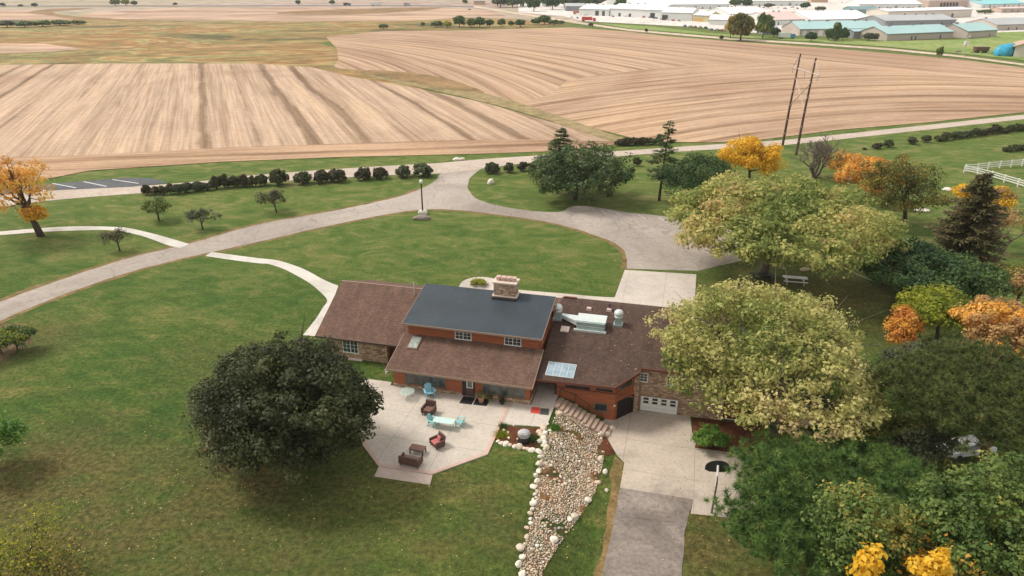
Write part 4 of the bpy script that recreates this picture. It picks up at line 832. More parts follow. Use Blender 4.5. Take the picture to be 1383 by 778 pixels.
def limbs(mb, g, C, base_z, R, r0, n=14, lean=(0, 0), top=None):
    """trunk from the origin with limbs curving out to n of the clump centres C (tree space)"""
    top = top if top is not None else base_z
    tp = [Vector((0, 0, -.3)), Vector((lean[0] * .3, lean[1] * .3, base_z * .35)), Vector((lean[0] * .7, lean[1] * .7, base_z * .7)), Vector((lean[0], lean[1], top))]
    mb.tube(tp, [r0 * 1.35, r0, r0 * .8, r0 * .42], 9)
    ids = g.choice(len(C), min(n, len(C)), replace=False)
    for i in ids:
        e = Vector(C[i]); t = .35 + .5 * g.random(); k = min(2, int(t * 3)); s = tp[k].lerp(tp[k + 1], t * 3 - k)
        mid = s.lerp(e, .5) + Vector((0, 0, (e - s).length * (-.08 + .2 * g.random()))); j = Vector(g.normal(size=3)) * .15
        q1 = s.lerp(mid, .5) + j; rr0 = r0 * (.30 + .25 * g.random())
        mb.tube([s, q1, mid, e], [rr0, rr0 * .8, rr0 * .55, rr0 * .15], 5, cap=False)
        for _ in range(2):
            e2 = e + Vector(g.normal(size=3)) * R * .16; mb.tube([mid, mid.lerp(e2, .6) + j, e2], [rr0 * .4, rr0 * .25, rr0 * .06], 4, cap=False)
def fit_crown(base, x0, x1, y0, y1, squash=None):
    """centre height, radius and half height whose outline fills the photo's extent, standing on base"""
    fwd = base.y * math.cos(PITCH) + (CAMH - base.z) * math.sin(PITCH)
    u = np.random.default_rng(0).normal(size=(160, 3)); u = unit(u)
    best = None
    for zc in np.linspace(.15, 22, 70):
        w = fwd + -zc * math.sin(PITCH); cx = ((x0 + x1) / 2 - 691.5) / FPX * w; R = (x1 - x0) / 2 / FPX * w
        for c in np.linspace(.3, 1.25, 12) * R:
            P = u * np.array([R, R, c]) + np.array([cx, base.y, base.z + zc]); P[:, 2] -= CAMH
            dz = P[:, 1] * math.cos(PITCH) - P[:, 2] * math.sin(PITCH); uy = P[:, 1] * math.sin(PITCH) + P[:, 2] * math.cos(PITCH)
            yy = 389 - FPX * uy / dz; e = abs(yy.min() - y0) + abs(yy.max() - y1) + abs(c / R - .7) * 1.5 + max(0, c * .75 - zc) * 8
            if best is None or e < best[0]: best = (e, zc, R, c, cx - base.x)
    return best
PAL = {
 'darkmaple': [(0, (0.026, 0.034, 0.012)), (.5, (0.060, 0.072, 0.024)), (.85, (0.11, 0.125, 0.045)), (1, (0.17, 0.135, 0.06))],
 'paleyellow': [(0, (0.13, 0.18, 0.035)), (.25, (0.28, 0.31, 0.08)), (.5, (0.52, 0.49, 0.17)), (.85, (0.66, 0.58, 0.25)), (1, (0.56, 0.40, 0.22))],
 'limeyellow': [(0, (0.12, 0.18, 0.04)), (.3, (0.26, 0.31, 0.08)), (.6, (0.43, 0.43, 0.13)), (.85, (0.60, 0.52, 0.18)), (1, (0.54, 0.38, 0.18))],
 'green': [(0, (0.034, 0.075, 0.020)), (.5, (0.08, 0.145, 0.036)), (1, (0.15, 0.215, 0.065))],
 'bluegreen': [(0, (0.030, 0.062, 0.022)), (.5, (0.075, 0.120, 0.042)), (1, (0.15, 0.19, 0.07))],
 'deepgreen': [(0, (0.020, 0.050, 0.016)), (.5, (0.045, 0.095, 0.028)), (1, (0.10, 0.155, 0.045))],
 'yellow': [(0, (0.55, 0.32, 0.02)), (.5, (0.82, 0.50, 0.03)), (1, (0.88, 0.64, 0.09))],
 'orange': [(0, (0.48, 0.18, 0.035)), (.5, (0.74, 0.32, 0.06)), (1, (0.82, 0.48, 0.13))],
 'orangeyellow': [(0, (0.55, 0.24, 0.04)), (.5, (0.80, 0.42, 0.07)), (1, (0.85, 0.58, 0.16))],
 'palorange': [(0, (0.26, 0.17, 0.07)), (.5, (0.52, 0.33, 0.14)), (1, (0.70, 0.45, 0.18))],
 'olive': [(0, (0.05, 0.06, 0.013)), (.4, (0.12, 0.12, 0.025)), (.75, (0.28, 0.22, 0.04)), (1, (0.46, 0.32, 0.05))],
 'brightgreen': [(0, (0.05, 0.13, 0.018)), (.5, (0.11, 0.24, 0.035)), (1, (0.22, 0.36, 0.06))],
 'yellowgreen': [(0, (0.12, 0.17, 0.018)), (.5, (0.30, 0.34, 0.03)), (1, (0.50, 0.46, 0.06))],
 'sprucebrown': [(0, (0.050, 0.052, 0.020)), (.5, (0.13, 0.115, 0.045)), (1, (0.26, 0.20, 0.095))],
 'spruce': [(0, (0.035, 0.060, 0.020)), (.5, (0.085, 0.125, 0.036)), (1, (0.18, 0.21, 0.065))],
 'pine': [(0, (0.028, 0.065, 0.018)), (.45, (0.085, 0.160, 0.038)), (.85, (0.20, 0.31, 0.07)), (1, (0.34, 0.34, 0.11))],
 'pineolive': [(0, (0.040, 0.062, 0.018)), (.5, (0.100, 0.128, 0.034)), (.85, (0.16, 0.195, 0.052)), (1, (0.27, 0.20, 0.09))],
 'greygreen': [(0, (0.04, 0.06, 0.03)), (.5, (0.085, 0.11, 0.05)), (1, (0.15, 0.16, 0.08))],
 'shrub': [(0, (0.030, 0.034, 0.015)), (.5, (0.075, 0.072, 0.033)), (1, (0.15, 0.12, 0.065))],
 'hedgegreen': [(0, (0.03, 0.045, 0.015)), (.5, (0.07, 0.09, 0.03)), (1, (0.16, 0.14, 0.06))],
 'midgreen': [(0, (0.050, 0.095, 0.022)), (.5, (0.115, 0.180, 0.040)), (.85, (0.21, 0.26, 0.06)), (1, (0.40, 0.31, 0.07))],
}
def LM(pal, tr=.28): return leaf_mat(pal + ' leaves', PAL[pal], .42 if ('orange' in pal or 'yellow' in pal) else tr)
TREES = []
def tree(name, label, base_px, ext, pal, seed, ncl=120, per=160, leaf=0.22, clump=None, cat='tree', rough=.22, inner=.3, group=None, trunk=.3, nl=14, bottom=-.75, flat=.7, bark=None, zground=None, clump_tint=.45, pal2=None, frac2=0.2, fit=None, lean=None, aspect=.62, extra=()):
    g = np.random.default_rng(seed); base = G(*base_px, zground); base.z = height(base.x, base.y) if zground is None else zground
    if fit: zc, R, c, ox = fit
    else: e, zc, R, c, ox = fit_crown(base, *ext); TREES.append((label[:30], round(e, 1), round(zc, 1), round(R, 1), round(c, 1), round(ox, 1)))
    t = thing(name, label, cat, base, 0, group)
    cr = clump or R * .24
    P, N, bt, C, d = crown_pts(g, (R, R, c), ncl, per, cr, rough, inner, bottom, flat)
    shift = np.array([ox, 0, zc]); P += shift; C = C + shift
    for ex_, ey_, ez_, er_, en_ in extra:
        P2, N2, b2, C2, d2 = crown_pts(g, (er_, er_, er_ * .8), en_, per, cr * .8, rough, inner, -.9, flat); o2 = np.array([ex_, ey_, ez_]); P = np.vstack([P, P2 + o2]); N = np.vstack([N, N2]); bt = np.concatenate([bt, b2]); C = np.vstack([C, C2 + o2])
    lf = sum(np.sin(P @ (g.normal(size=3) * k_ / R) + g.random() * 6) for k_ in (2.2, 3.6, 5.5)) / 3
    tint = np.clip(.5 + (bt - .5) * clump_tint + lf * .42 + (g.random(len(P)) - .5) * .42, 0, 1)
    V, F, tint = leaves(g, P, N, leaf * .86, tint, aspect)
    mats = [LM(pal)]; mi = None
    if pal2:
        mats.append(LM(pal2)); sel = np.sin(P @ (g.normal(size=3) * .9 / max(R, 1) * 3) + 1) + g.normal(size=len(P)) * .25; mi = (sel > np.quantile(sel, 1 - frac2)).astype(int)
    np_mesh('crown', V, F, mats, tint, t, mi)
    mb = MB(); limbs(mb, g, C, zc - .1 * c, R, trunk, nl, lean or (ox * .8, 0), zc + .35 * c); mb.build('trunk', bark or M_BARK, t, smooth=True)
    return t
def needles(g, P, D, L, w, tint):
    """thin needle sprays starting at P along D"""
    n = len(P); s = unit(np.cross(D, g.normal(size=(n, 3)))); Ls = (L * (.6 + .7 * g.random(n)))[:, None]
    V = np.empty((n, 3, 3)); V[:, 0] = P - s * w * .5; V[:, 1] = P + s * w * .5; V[:, 2] = P + D * Ls
    return V.reshape(-1, 3), np.arange(n * 3).reshape(n, 3), tint
def pine(name, label, base_px, ext, pal, seed, ncl=90, tufts=34, nn=13, L=.34, w=.07, trunk=.3, zground=None, fit=None, rough=.25, clump=None, inner=.3, nl=20, bottom=-.6, bark=None, cat='tree'):
    g = np.random.default_rng(seed); base = G(*base_px, zground); base.z = height(base.x, base.y) if zground is None else zground
    if fit: zc, R, c, ox = fit
    else: e, zc, R, c, ox = fit_crown(base, *ext); TREES.append((label[:30], round(e, 1), round(zc, 1), round(R, 1), round(c, 1), round(ox, 1)))
    t = thing(name, label, cat, base)
    P, N, bt, C, d = crown_pts(g, (R, R, c), ncl, tufts, clump or R * .26, rough, inner, bottom, .5)
    sh = np.array([ox, 0, zc]); P += sh; C = C + sh
    i = np.repeat(np.arange(len(P)), nn); D = unit(unit(N[i]) * .3 + g.normal(size=(len(i), 3)) * .8 + np.array([0, 0, .45]))
    tt = g.random(len(P)); tint = np.clip(bt[i] * .3 + tt[i] * .55 + g.random(len(i)) * .3 - .08, 0, 1)
    V, F, tint = needles(g, P[i] + D * L * .12, D, L, w, tint)
    np_mesh('crown', V, F, LM(pal, .12), tint, t)
    mb = MB(); limbs(mb, g, C, zc - .1 * c, R, trunk, nl, (ox * .8, 0), zc + .4 * c); mb.build('trunk', bark or M_BARK, t, smooth=True)
    return t
def spruce(name, label, base_px, top_px, w_px, pal, seed, levels=26, per=9, leaf=.3, trunk=.22, z0=.08, sparse=0.0, droop=.25, zground=None):
    """conifer of whorled drooping branches; height and spread taken from the photo's extent"""
    g = np.random.default_rng(seed); base = G(*base_px, zground); base.z = height(base.x, base.y) if zground is None else zground
    H = 1.0
    for hh in np.arange(1, 30, .1):
        q = proj(base + Vector((0, 0, hh)))
        H = hh
        if q[1] < top_px[1]: break
    dx = (top_px[0] - q[0]) * 0.0
    w = base.y * math.cos(PITCH) + (CAMH - base.z - H * .3) * math.sin(PITCH); R = w_px / 2 / FPX * w
    TREES.append((label[:30], 'H', round(H, 1), 'R', round(R, 1)))
    t = thing(name, label, 'tree', base); Ps = []; Ds = []; T = []; mb = MB()
    lx = (top_px[0] - q[0]) / FPX * w
    mb.tube([(0, 0, -.2), (lx * .4, 0, H * .5), (lx, 0, H)], [trunk * 1.2, trunk * .7, .03], 8)
    for l in range(levels):
        f = z0 + (1 - z0) * (l / levels) ** .92; z = H * f; r = R * (1 - f) ** .75 * (.82 + .3 * g.random()) + .15
        if f < z0 + .12: r *= .75 + (f - z0) * 2
        for k in range(max(4, int(per * (1 - f * .5)))):
            if g.random() < sparse: continue
            a = g.random() * 6.283; rk = r * (.65 + .45 * g.random()); n = int(18 + rk * 26)
            s = g.random(n) ** .7; wd = (1 - s * .75) * rk * .30
            u = Vector((math.cos(a), math.sin(a), 0)); vv = Vector((-u.y, u.x, 0)); c0 = Vector((lx * f, 0, z))
            off = g.normal(size=n) * .5
            pz = -droop * rk * s ** 1.0 + .14 * rk * s ** 3
            P = np.array(c0)[None] + s[:, None] * rk * np.array(u)[None] + (off * wd)[:, None] * np.array(vv)[None]; P[:, 2] += pz + g.normal(size=n) * .05
            D = unit(np.array(u)[None] * .8 + (np.sign(off) * .55)[:, None] * np.array(vv)[None] + g.normal(size=(n, 3)) * .25)
            Ps.append(P); Ds.append(D); T.append(np.clip(g.random() * .4 + g.random(n) * .45 + s * .15, 0, 1))
            mb.tube([c0, c0 + u * rk * .5 + Vector((0, 0, -droop * rk * .45)), c0 + u * rk * .95 + Vector((0, 0, -droop * rk * .85))], [.05, .03, .008], 4, cap=False)
    P = np.vstack(Ps); D = np.vstack(Ds); tt = np.concatenate(T)
    N = unit(np.cross(D, np.cross(np.array([0, 0, 1.0]), D)) * 1.0 + g.normal(size=D.shape) * .35)
    n = len(P); b = unit(np.cross(N, D)); s = (leaf * (.6 + .8 * g.random(n)))[:, None]
    V = np.empty((n, 4, 3)); V[:, 0] = P; V[:, 1] = P + D * s * .5 + b * s * .16; V[:, 2] = P + D * s; V[:, 3] = P + D * s * .5 - b * s * .16
    np_mesh('crown', V.reshape(-1, 3), np.arange(n * 4).reshape(n, 4), LM(pal, .1), tt, t)
    mb.build('trunk', M_BARK, t, smooth=True)
    return t
def proj(p):
    x, y, z = p[0], p[1], p[2] - CAMH; c = y * math.cos(PITCH) - z * math.sin(PITCH); u = y * math.sin(PITCH) + z * math.cos(PITCH)
    return 691.5 + FPX * x / c, 389 - FPX * u / c
def bare_tree(name, label, base_px, H, spread, seed, trunk=.2, mat=None, stems=1, twig_leaf=None, depth=5, zground=None, cat='tree'):
    g = random.Random(seed); base = G(*base_px, zground); base.z = height(base.x, base.y) if zground is None else zground
    t = thing(name, label, cat, base); mb = MB(); tips = []
    def grow(p, d, L, r, k):
        m1 = p + d * L * .5 + Vector((g.gauss(0, 1), g.gauss(0, 1), g.gauss(0, .5))) * L * .05; e = m1 + (d + Vector((g.gauss(0, .18), g.gauss(0, .18), .08))).normalized() * L * .5
        mb.tube([p, m1, e], [r, r * .85, r * .68], 6 if r > .05 else 4, cap=False); tips.append(e)
        if k <= 0: return
        for _ in range(g.choice((2, 3, 3))):
            a = g.uniform(0, 6.28); tl = g.uniform(.3, .75) * spread; s = d.orthogonal().normalized(); s.rotate(Matrix.Rotation(a, 3, d)); nd = (d + s * tl + Vector((0, 0, .12))).normalized()
            grow(p.lerp(e, g.uniform(.7, 1)), nd, L * g.uniform(.62, .85), r * .62, k - 1)
    for i in range(stems):
        a = i * 6.28 / max(1, stems) + g.uniform(-.4, .4); d = Vector((math.cos(a) * .55, math.sin(a) * .55, 1)).normalized() if stems > 1 else Vector((g.gauss(0, .06), g.gauss(0, .06), 1)).normalized()
        grow(Vector((0, 0, -.1)), d, H * .3, trunk, depth)
    mb.build('trunk', mat or M_BARKG, t)
    if twig_leaf:
        gg = np.random.default_rng(seed); T = np.array([tuple(x) for x in tips]); i = gg.integers(0, len(T), twig_leaf[1]); P = T[i] + gg.normal(size=(len(i), 3)) * twig_leaf[3]
        V, F, tt = leaves(gg, P, unit(gg.normal(size=P.shape) + np.array([0, 0, .6])), twig_leaf[2], gg.random(len(i))); np_mesh('crown', V, F, LM(twig_leaf[0]), tt, t)
    return t

# the big crowns, near to far
tree('ash_tree', 'pale olive tree filling the gap between the lime green tree and the deep green one', (1192, 384), (1150, 1222, 306, 378), 'midgreen', 54, ncl=90, per=70, leaf=.34, clump=.9, trunk=.2, rough=.35, pal2='paleyellow', frac2=.4)
tree('small_maple', 'peach coloured sparse tree at the right edge beside the deep green tree', (1372, 420), (1335, 1420, 350, 415), 'palorange', 55, ncl=60, per=45, leaf=.3, clump=.8, trunk=.15, rough=.4, pal2='olive', frac2=.3)
tree('maple_tree', 'large dark bronze-green maple overhanging the left side of the patio', (392, 622), (256, 516, 452, 658), 'darkmaple', 11, ncl=560, per=115, leaf=.29, clump=.95, trunk=.45, rough=.2, inner=.2, bottom=-.55, clump_tint=.35)
tree('walnut_tree', 'huge pale yellow-green tree beside the garage end of the lodge', (1045, 585), (860, 1204, 383, 600), 'paleyellow', 12, ncl=720, per=54, leaf=.34, clump=.95, trunk=.5, rough=.32, inner=.12, nl=34, bottom=-.5, clump_tint=.4, bark=M_BARKG)
tree('maple_tree', 'broad lime green tree turning yellow behind the asphalt turning area', (1030, 372), (898, 1204, 236, 370), 'limeyellow', 13, ncl=620, per=62, leaf=.5, clump=1.35, trunk=.55, rough=.2, inner=.18, bottom=-.5, clump_tint=.55, bark=M_BARKG)
tree('apple_tree', 'wide blue-green tree by the lot, left of the tall thin spruce', (776, 270), (718, 856, 193, 272), 'bluegreen', 14, ncl=260, per=60, leaf=.5, clump=1.2, trunk=.35, rough=.2)
spruce('spruce_tree', 'dark spruce rising behind the wide blue-green tree', (752, 240), (759, 172), 74, 'spruce', 15, levels=24, per=9, leaf=.5)
spruce('spruce_tree', 'tall thin spruce with bare lower trunk beside the county road', (890, 271), (905, 163), 66, 'spruce', 16, levels=24, per=8, leaf=.5, z0=.3, sparse=.42)
tree('juniper_tree', 'dark spreading evergreen between the tall spruce and the yellow maple', (915, 284), (888, 1006, 200, 286), 'deepgreen', 17, ncl=150, per=130, leaf=.32, clump=1.5, trunk=.3, rough=.28, bottom=-.4)
tree('maple_tree', 'bright golden yellow maple near the power pole', (1012, 247), (967, 1056, 180, 240), 'yellow', 18, ncl=90, per=130, leaf=.42, clump=1.4, trunk=.25, rough=.22)
bare_tree('dead_tree', 'bare leafless grey tree standing beside the power poles', (1100, 240), 10.0, 1.5, 19, trunk=.26, stems=6, depth=5)
tree('maple_tree', 'small orange tree right of the bare tree', (1145, 242), (1112, 1184, 200, 240), 'orangeyellow', 20, ncl=50, per=90, leaf=.42, clump=1.2, trunk=.2, rough=.25, pal2='palorange', frac2=.4)
tree('maple_tree', 'low orange and rust tree in front of the small orange one', (1183, 272), (1128, 1226, 202, 270), 'orange', 21, ncl=60, per=100, leaf=.42, clump=1.3, trunk=.2, rough=.25, pal2='orangeyellow', frac2=.5)
tree('ash_tree', 'tall olive and yellow tree left of the white pasture fence', (1222, 304), (1148, 1292, 198, 306), 'olive', 22, ncl=130, per=90, leaf=.36, clump=1.3, trunk=.3, rough=.35, pal2='midgreen', frac2=.3)
spruce('spruce_tree', 'large brownish green spruce in front of the yellow shrubs', (1296, 362), (1332, 232), 128, 'sprucebrown', 23, levels=34, per=11, leaf=.6, trunk=.4, z0=.06, droop=.32)
tree('small_maple', 'bright yellow shrub tree just left behind the brownish spruce', (1302, 275), (1288, 1320, 246, 272), 'yellow', 24, ncl=24, per=80, leaf=.4, clump=.9, trunk=.12)
tree('small_maple', 'bright yellow shrub tree to the right behind the brownish spruce', (1350, 285), (1330, 1368, 248, 288), 'yellow', 25, ncl=34, per=80, leaf=.4, clump=1.0, trunk=.12, pal2='palorange', frac2=.4)
bare_tree('thin_tree', 'half bare pinkish tree at the right edge below the fence', (1352, 343), 8.0, 1.0, 26, trunk=.16, stems=2, twig_leaf=('palorange', 2600, .3, .5), depth=5)
tree('evergreen_shrub', 'broad deep green tree in front of the brownish spruce', (1255, 408), (1166, 1345, 326, 418), 'deepgreen', 27, ncl=300, per=80, leaf=.4, clump=1.05, trunk=.35, rough=.2, pal2='green', frac2=.35, bottom=-.3)
tree('small_maple', 'acid yellow-green tree below the broad deep green tree', (1266, 462), (1206, 1320, 380, 450), 'yellowgreen', 28, ncl=90, per=110, leaf=.32, clump=1.1, trunk=.2, rough=.3, pal2='green', frac2=.15)
tree('small_maple', 'orange-red tree left of the acid yellow-green one', (1222, 476), (1193, 1246, 410, 472), 'orangeyellow', 29, ncl=60, per=90, leaf=.28, clump=.9, trunk=.15, rough=.3, pal2='orange', frac2=.45)
tree('maple_tree', 'pale orange and peach tree at the right edge above the olive pine', (1350, 500), (1290, 1420, 390, 495), 'orangeyellow', 30, ncl=240, per=70, leaf=.32, clump=.85, trunk=.3, rough=.3, pal2='palorange', frac2=.55)
tree('willow_shrub', 'grey-green rounded shrub between the pale yellow tree and the olive pine', (1246, 556), (1186, 1320, 456, 556), 'greygreen', 31, ncl=260, per=80, leaf=.26, clump=.85, trunk=.18, rough=.2, cat='shrub')
pine('pine_tree', 'wide olive green pine with twisting trunks above the parked white car', (1330, 640), (1180, 1460, 482, 618), 'pineolive', 32, ncl=250, tufts=13, nn=62, L=.44, w=.045, trunk=.38, rough=.4, bottom=-.3, nl=46, bark=plain('reddish pine bark', (0.17, 0.085, 0.05), .95, .3, 5))
tree('ash_tree', 'dark olive undergrowth tree between the pale yellow tree and the two pines', (1215, 640), (1150, 1290, 545, 650), 'midgreen', 53, ncl=240, per=80, leaf=.24, clump=.75, trunk=.2, rough=.3, pal2='greygreen', frac2=.5)
pine('pine_tree', 'big bushy dark green pine beside the basketball hoop', (1128, 750), (970, 1285, 574, 800), 'pine', 33, ncl=360, tufts=15, nn=62, L=.44, w=.042, trunk=.4, rough=.22, bottom=-.7)
tree('ash_tree', 'large mid green tree turning yellow in the lower right corner', (1350, 870), (1225, 1460, 612, 850), 'midgreen', 34, ncl=420, per=75, leaf=.28, clump=.8, trunk=.35, rough=.25, pal2='orangeyellow', frac2=.06)
tree('ash_tree', 'yellow-green tree between the dark pine and the corner tree', (1176, 850), (1090, 1240, 640, 790), 'midgreen', 35, ncl=200, per=80, leaf=.24, clump=.7, trunk=.2, rough=.3)
tree('young_maple', 'young golden maple in front of the dark pine, left of its twin', (1172, 940), (1146, 1198, 718, 796), 'yellow', 36, ncl=26, per=26, leaf=.34, clump=.5, trunk=.07, rough=.5, nl=8)
tree('young_maple', 'young golden maple at the bottom edge, right of its twin', (1255, 950), (1228, 1284, 720, 806), 'yellow', 37, ncl=30, per=28, leaf=.34, clump=.5, trunk=.07, rough=.5, nl=8)
tree('maple_tree', 'orange leaved branch end of a tree cut by the right edge', (1405, 740), (1368, 1440, 640, 740), 'orange', 38, ncl=50, per=80, leaf=.26, clump=.8, trunk=.15)
# left side
tree('maple_tree', 'orange and gold maple leaning over the footpath at the left edge', (56, 319), (-50, 78, 198, 300), 'orangeyellow', 40, ncl=90, per=42, leaf=.46, clump=1.2, trunk=.42, rough=.4, inner=.35, lean=(-2.0, 0), pal2='yellow', frac2=.4, extra=[(-.3, 0, 3.6, 2.3, 34)])
tree('crab_apple_tree', 'small fresh green tree left of its bare neighbours on the strip lawn', (215, 298), (189, 231, 264, 290), 'midgreen', 41, ncl=34, per=70, leaf=.28, clump=.75, trunk=.13, rough=.15)
tree('crab_apple_tree', 'small flat-topped dark green tree right of the fresh green one', (274, 310), (240, 299, 277, 304), 'greygreen', 42, ncl=38, per=48, leaf=.26, clump=.65, trunk=.12, rough=.45)
tree('crab_apple_tree', 'small thin brownish tree beside the footpath', (162, 339), (131, 181, 306, 333), 'shrub', 43, ncl=34, per=40, leaf=.22, clump=.7, trunk=.1, rough=.3)
tree('crab_apple_tree', 'small brownish tree nearest the round shrubs on the strip lawn', (374, 287), (342, 390, 254, 280), 'shrub', 44, ncl=40, per=50, leaf=.26, clump=.8, trunk=.12, rough=.3)
tree('shrub', 'bright green leafy shrub at the left edge beside the big lawn', (-12, 632), (-60, 37, 552, 628), 'brightgreen', 45, ncl=60, per=80, leaf=.24, clump=.8, trunk=.1, cat='shrub')
tree('shrub', 'yellow-green shrub in the mulch bed beside the drive', (2, 478), (-38, 34, 434, 474), 'yellowgreen', 46, ncl=50, per=80, leaf=.24, clump=.7, trunk=.08, cat='shrub', pal2='green', frac2=.3)
tree('shrub', 'dark green shrub right of the yellow-green one in the mulch bed', (24, 474), (-5, 45, 438, 474), 'green', 47, ncl=40, per=80, leaf=.22, clump=.6, trunk=.08, cat='shrub')
bare_tree('sapling', 'sparse yellow leaved sapling in the lower left corner', (12, 795), 6.5, 1.1, 48, trunk=.07, stems=3, twig_leaf=('yellowgreen', 3200, .17, .7), depth=5, mat=M_BARK)
bare_tree('sapling', 'low sparse yellow and orange sapling right of the corner one', (75, 800), 4.5, 1.2, 49, trunk=.05, stems=3, twig_leaf=('olive', 2600, .16, .75), depth=4, mat=M_BARK)
tree('shrub', 'bright green shrub in the mulch bed below the red wall', (957, 604), (929, 990, 571, 607), 'brightgreen', 50, ncl=60, per=90, leaf=.16, clump=.45, trunk=.05, cat='shrub')
bare_tree('shrub', 'dry brown twiggy shrub beside the stone steps', (1118, 572), 3.6, 1.2, 51, trunk=.07, stems=5, twig_leaf=('shrub', 1800, .18, .4), depth=4, cat='shrub')
tree('shrub', 'yellow-green flowering shrub in the planting circle', (647, 386), (636, 659, 374.5, 386.5), 'yellowgreen', 52, ncl=26, per=60, leaf=.18, clump=.4, trunk=.04, cat='shrub')
def bush(px, w, h, seed, label, group, pal='shrub', var=True):
    g = np.random.default_rng(seed); base = G(*px); D = base.y * math.cos(PITCH) + CAMH * math.sin(PITCH); R = w / 2 / FPX * D; Hh = h / FPX * D / 1.05
    return base, R, Hh
BP = None
def bush_copy(px, w, h, label, group, seed):
    global BP
    base, R, Hh = bush(px, w, h, seed, label, group)
    if BP is None or seed % 4 == 0:
        g = np.random.default_rng(900 + seed); P, N, bt, C, d = crown_pts(g, (1, 1, .85), 52, 50, .3, .28, .25, -.6, .8); P[:, 2] += .75; P *= np.array([1, 1, .62]); 
        V, F, tt = leaves(g, P, N, .2, np.clip(bt * .4 + g.random(len(P)) * .6, 0, 1))
        t = thing('round_shrub', label, 'shrub', base, 0, group); np_mesh('crown', V, F, LM(('shrub', 'greygreen', 'shrub', 'hedgegreen')[(seed // 4) % 4]), tt, t)
        mb = MB(); mb.tube([(0, 0, -.1), (.03, 0, .5)], [.08, .05], 6); mb.tube([(0, 0, 0), (.3, .2, .6)], [.05, .02], 5); mb.build('trunk', M_BARK, t)
        t.scale = (R, R, Hh); BP = t; return t
    q = random.Random(seed); return dup(BP, base, q.uniform(0, 6), label, group, (R * q.uniform(1.0, 1.45), R * q.uniform(.9, 1.3), Hh * q.uniform(.8, 1.25)))
row = [(199, 263, 15, 13), (211, 263, 12, 12), (221, 263, 13, 14), (231, 262, 13, 13), (242, 262, 15, 14), (252, 260, 12, 11), (266, 258, 15, 14), (280, 257, 14, 13), (292, 255, 15, 17), (304, 254, 14, 15), (317, 253, 15, 16), (329, 252, 14, 15), (341, 252, 14, 15), (354, 251, 14, 13), (376, 250, 20, 18), (409, 248, 22, 19), (433, 247, 24, 16), (458, 245, 21, 17), (491, 243, 21, 17), (514, 241, 18, 14), (544, 239.5, 22, 15), (571, 238, 22, 16)]
for i, (x, y, w_, h_) in enumerate(row):
    bush_copy((x, y), w_, h_ + 2, ORD[i] + ' dark shrub from the left in the row along the county road', 'dark shrubs in a row left of the junction', i)
for i, (x, y, w_, h_) in enumerate([(665, 234, 20, 15), (687, 233, 14, 13), (706, 231, 15, 13), (717, 231, 12, 12)]):
    bush_copy((x, y), w_, h_, ORD[i] + ' dark round shrub right of the junction, before the blue-green tree', 'dark shrubs right of the junction', i + 30)
bush_copy((860, 224), 11, 10, 'single dark shrub between the blue-green tree and the tall thin spruce', None, 41)
for i, (x, y, w_, h_) in enumerate([(1167, 202, 7, 3), (1185, 201, 13, 8), (1200, 199, 13, 11), (1232, 194.5, 13, 11), (1250, 192.5, 11, 9)]):
    bush_copy((x, y), w_, h_, ORD[i] + ' loose dark shrub from the left on the green meadow below the road', 'loose shrubs on the right meadow', i + 42)
for i in range(13):
    x = 1268 + i * 9.6; bush_copy((x, 190.5 - i * 1.25), 13, 9 + (i % 3), ORD[i] + ' shrub from the left in the unbroken hedge on the right meadow', 'hedge shrubs on the right meadow', i + 50)
for i in range(4): bush_copy((1360 + i * 9, 205 - i * 1.1), 12, 8, ORD[i] + ' shrub from the left in the short hedge above the white fence', 'short hedge above the white fence', i + 70)
print('TREES', *TREES, sep='\n')

# ------------------------------------------------------------ site furniture
M_POLE = plain('creosoted wood', (0.085, 0.045, 0.032), .9, .35, 2)
M_PALEW = plain('weathered pale timber', (0.50, 0.40, 0.35), .9, .15, 2)
pb = [G(1056.5, 198), G(1075, 209.6)]
mid = (pb[0] + pb[1]) / 2
pl = thing('power_pole_structure', 'two-legged wooden power line structure at the edge of the field', 'power pole', mid)
dv = (pb[0] - pb[1]).normalized(); half = (pb[0] - pb[1]).length / 2
for s in (-1, 1):
    b = dv * half * s; m = MB(); m.tube([b + Vector((0, 0, -.5)), b + Vector((.35, 0, 10)), b + Vector((.9, 0, 20.8))], [.30, .24, .16], 9); m.build('pole', M_POLE, pl)
    m = MB()
    for zz in (3, 6.2, 9.4, 12.5, 15.6): m.tube([b + Vector((.02 + .043 * zz, 0, zz)), b + Vector((.03 + .043 * zz, 0, zz + .25))], [.31, .31], 9)
    m.build('band', plain('steel band', (0.30, 0.24, 0.22), .5), pl)
def P_(s, z): return dv * half * s + Vector((.9 * z / 20.8, 0, z))
m = MB(); m.tube([P_(1, 17.6) + dv * 3.6, P_(-1, 17.6) - dv * 3.6], .14, 6); m.build('crossarm', M_PALEW, pl)
m = MB()
for a, b in (((1, 15.6), (-1, 9.6)), ((-1, 15.6), (1, 9.6))): m.tube([P_(*a), P_(*b)], .11, 6)
m.build('cross_brace', M_PALEW, pl)
m = MB()
for s in (1, -1): m.tube([P_(s, 20.2), P_(s, 17.6) + dv * 3.2 * s], .09, 6); m.tube([P_(s, 20.2), P_(s, 17.6) - dv * 3.2 * s * .6], .05, 6)
m.build('arm_brace', M_PALEW, pl)
for o_ in (3.4, 0, -3.4):
    c = (P_(1, 17.6) + P_(-1, 17.6)) / 2 + dv * (o_ * 2.1); m = MB()
    m.lathe([(.05, 0), (.14, -.15), (.06, -.3), (.14, -.45), (.06, -.6), (.14, -.75), (.06, -.9), (.14, -1.05), (.04, -1.3)], tuple(c), 8); m.build('insulator', plain('pale insulator', (0.45, 0.45, 0.42), .3), pl)
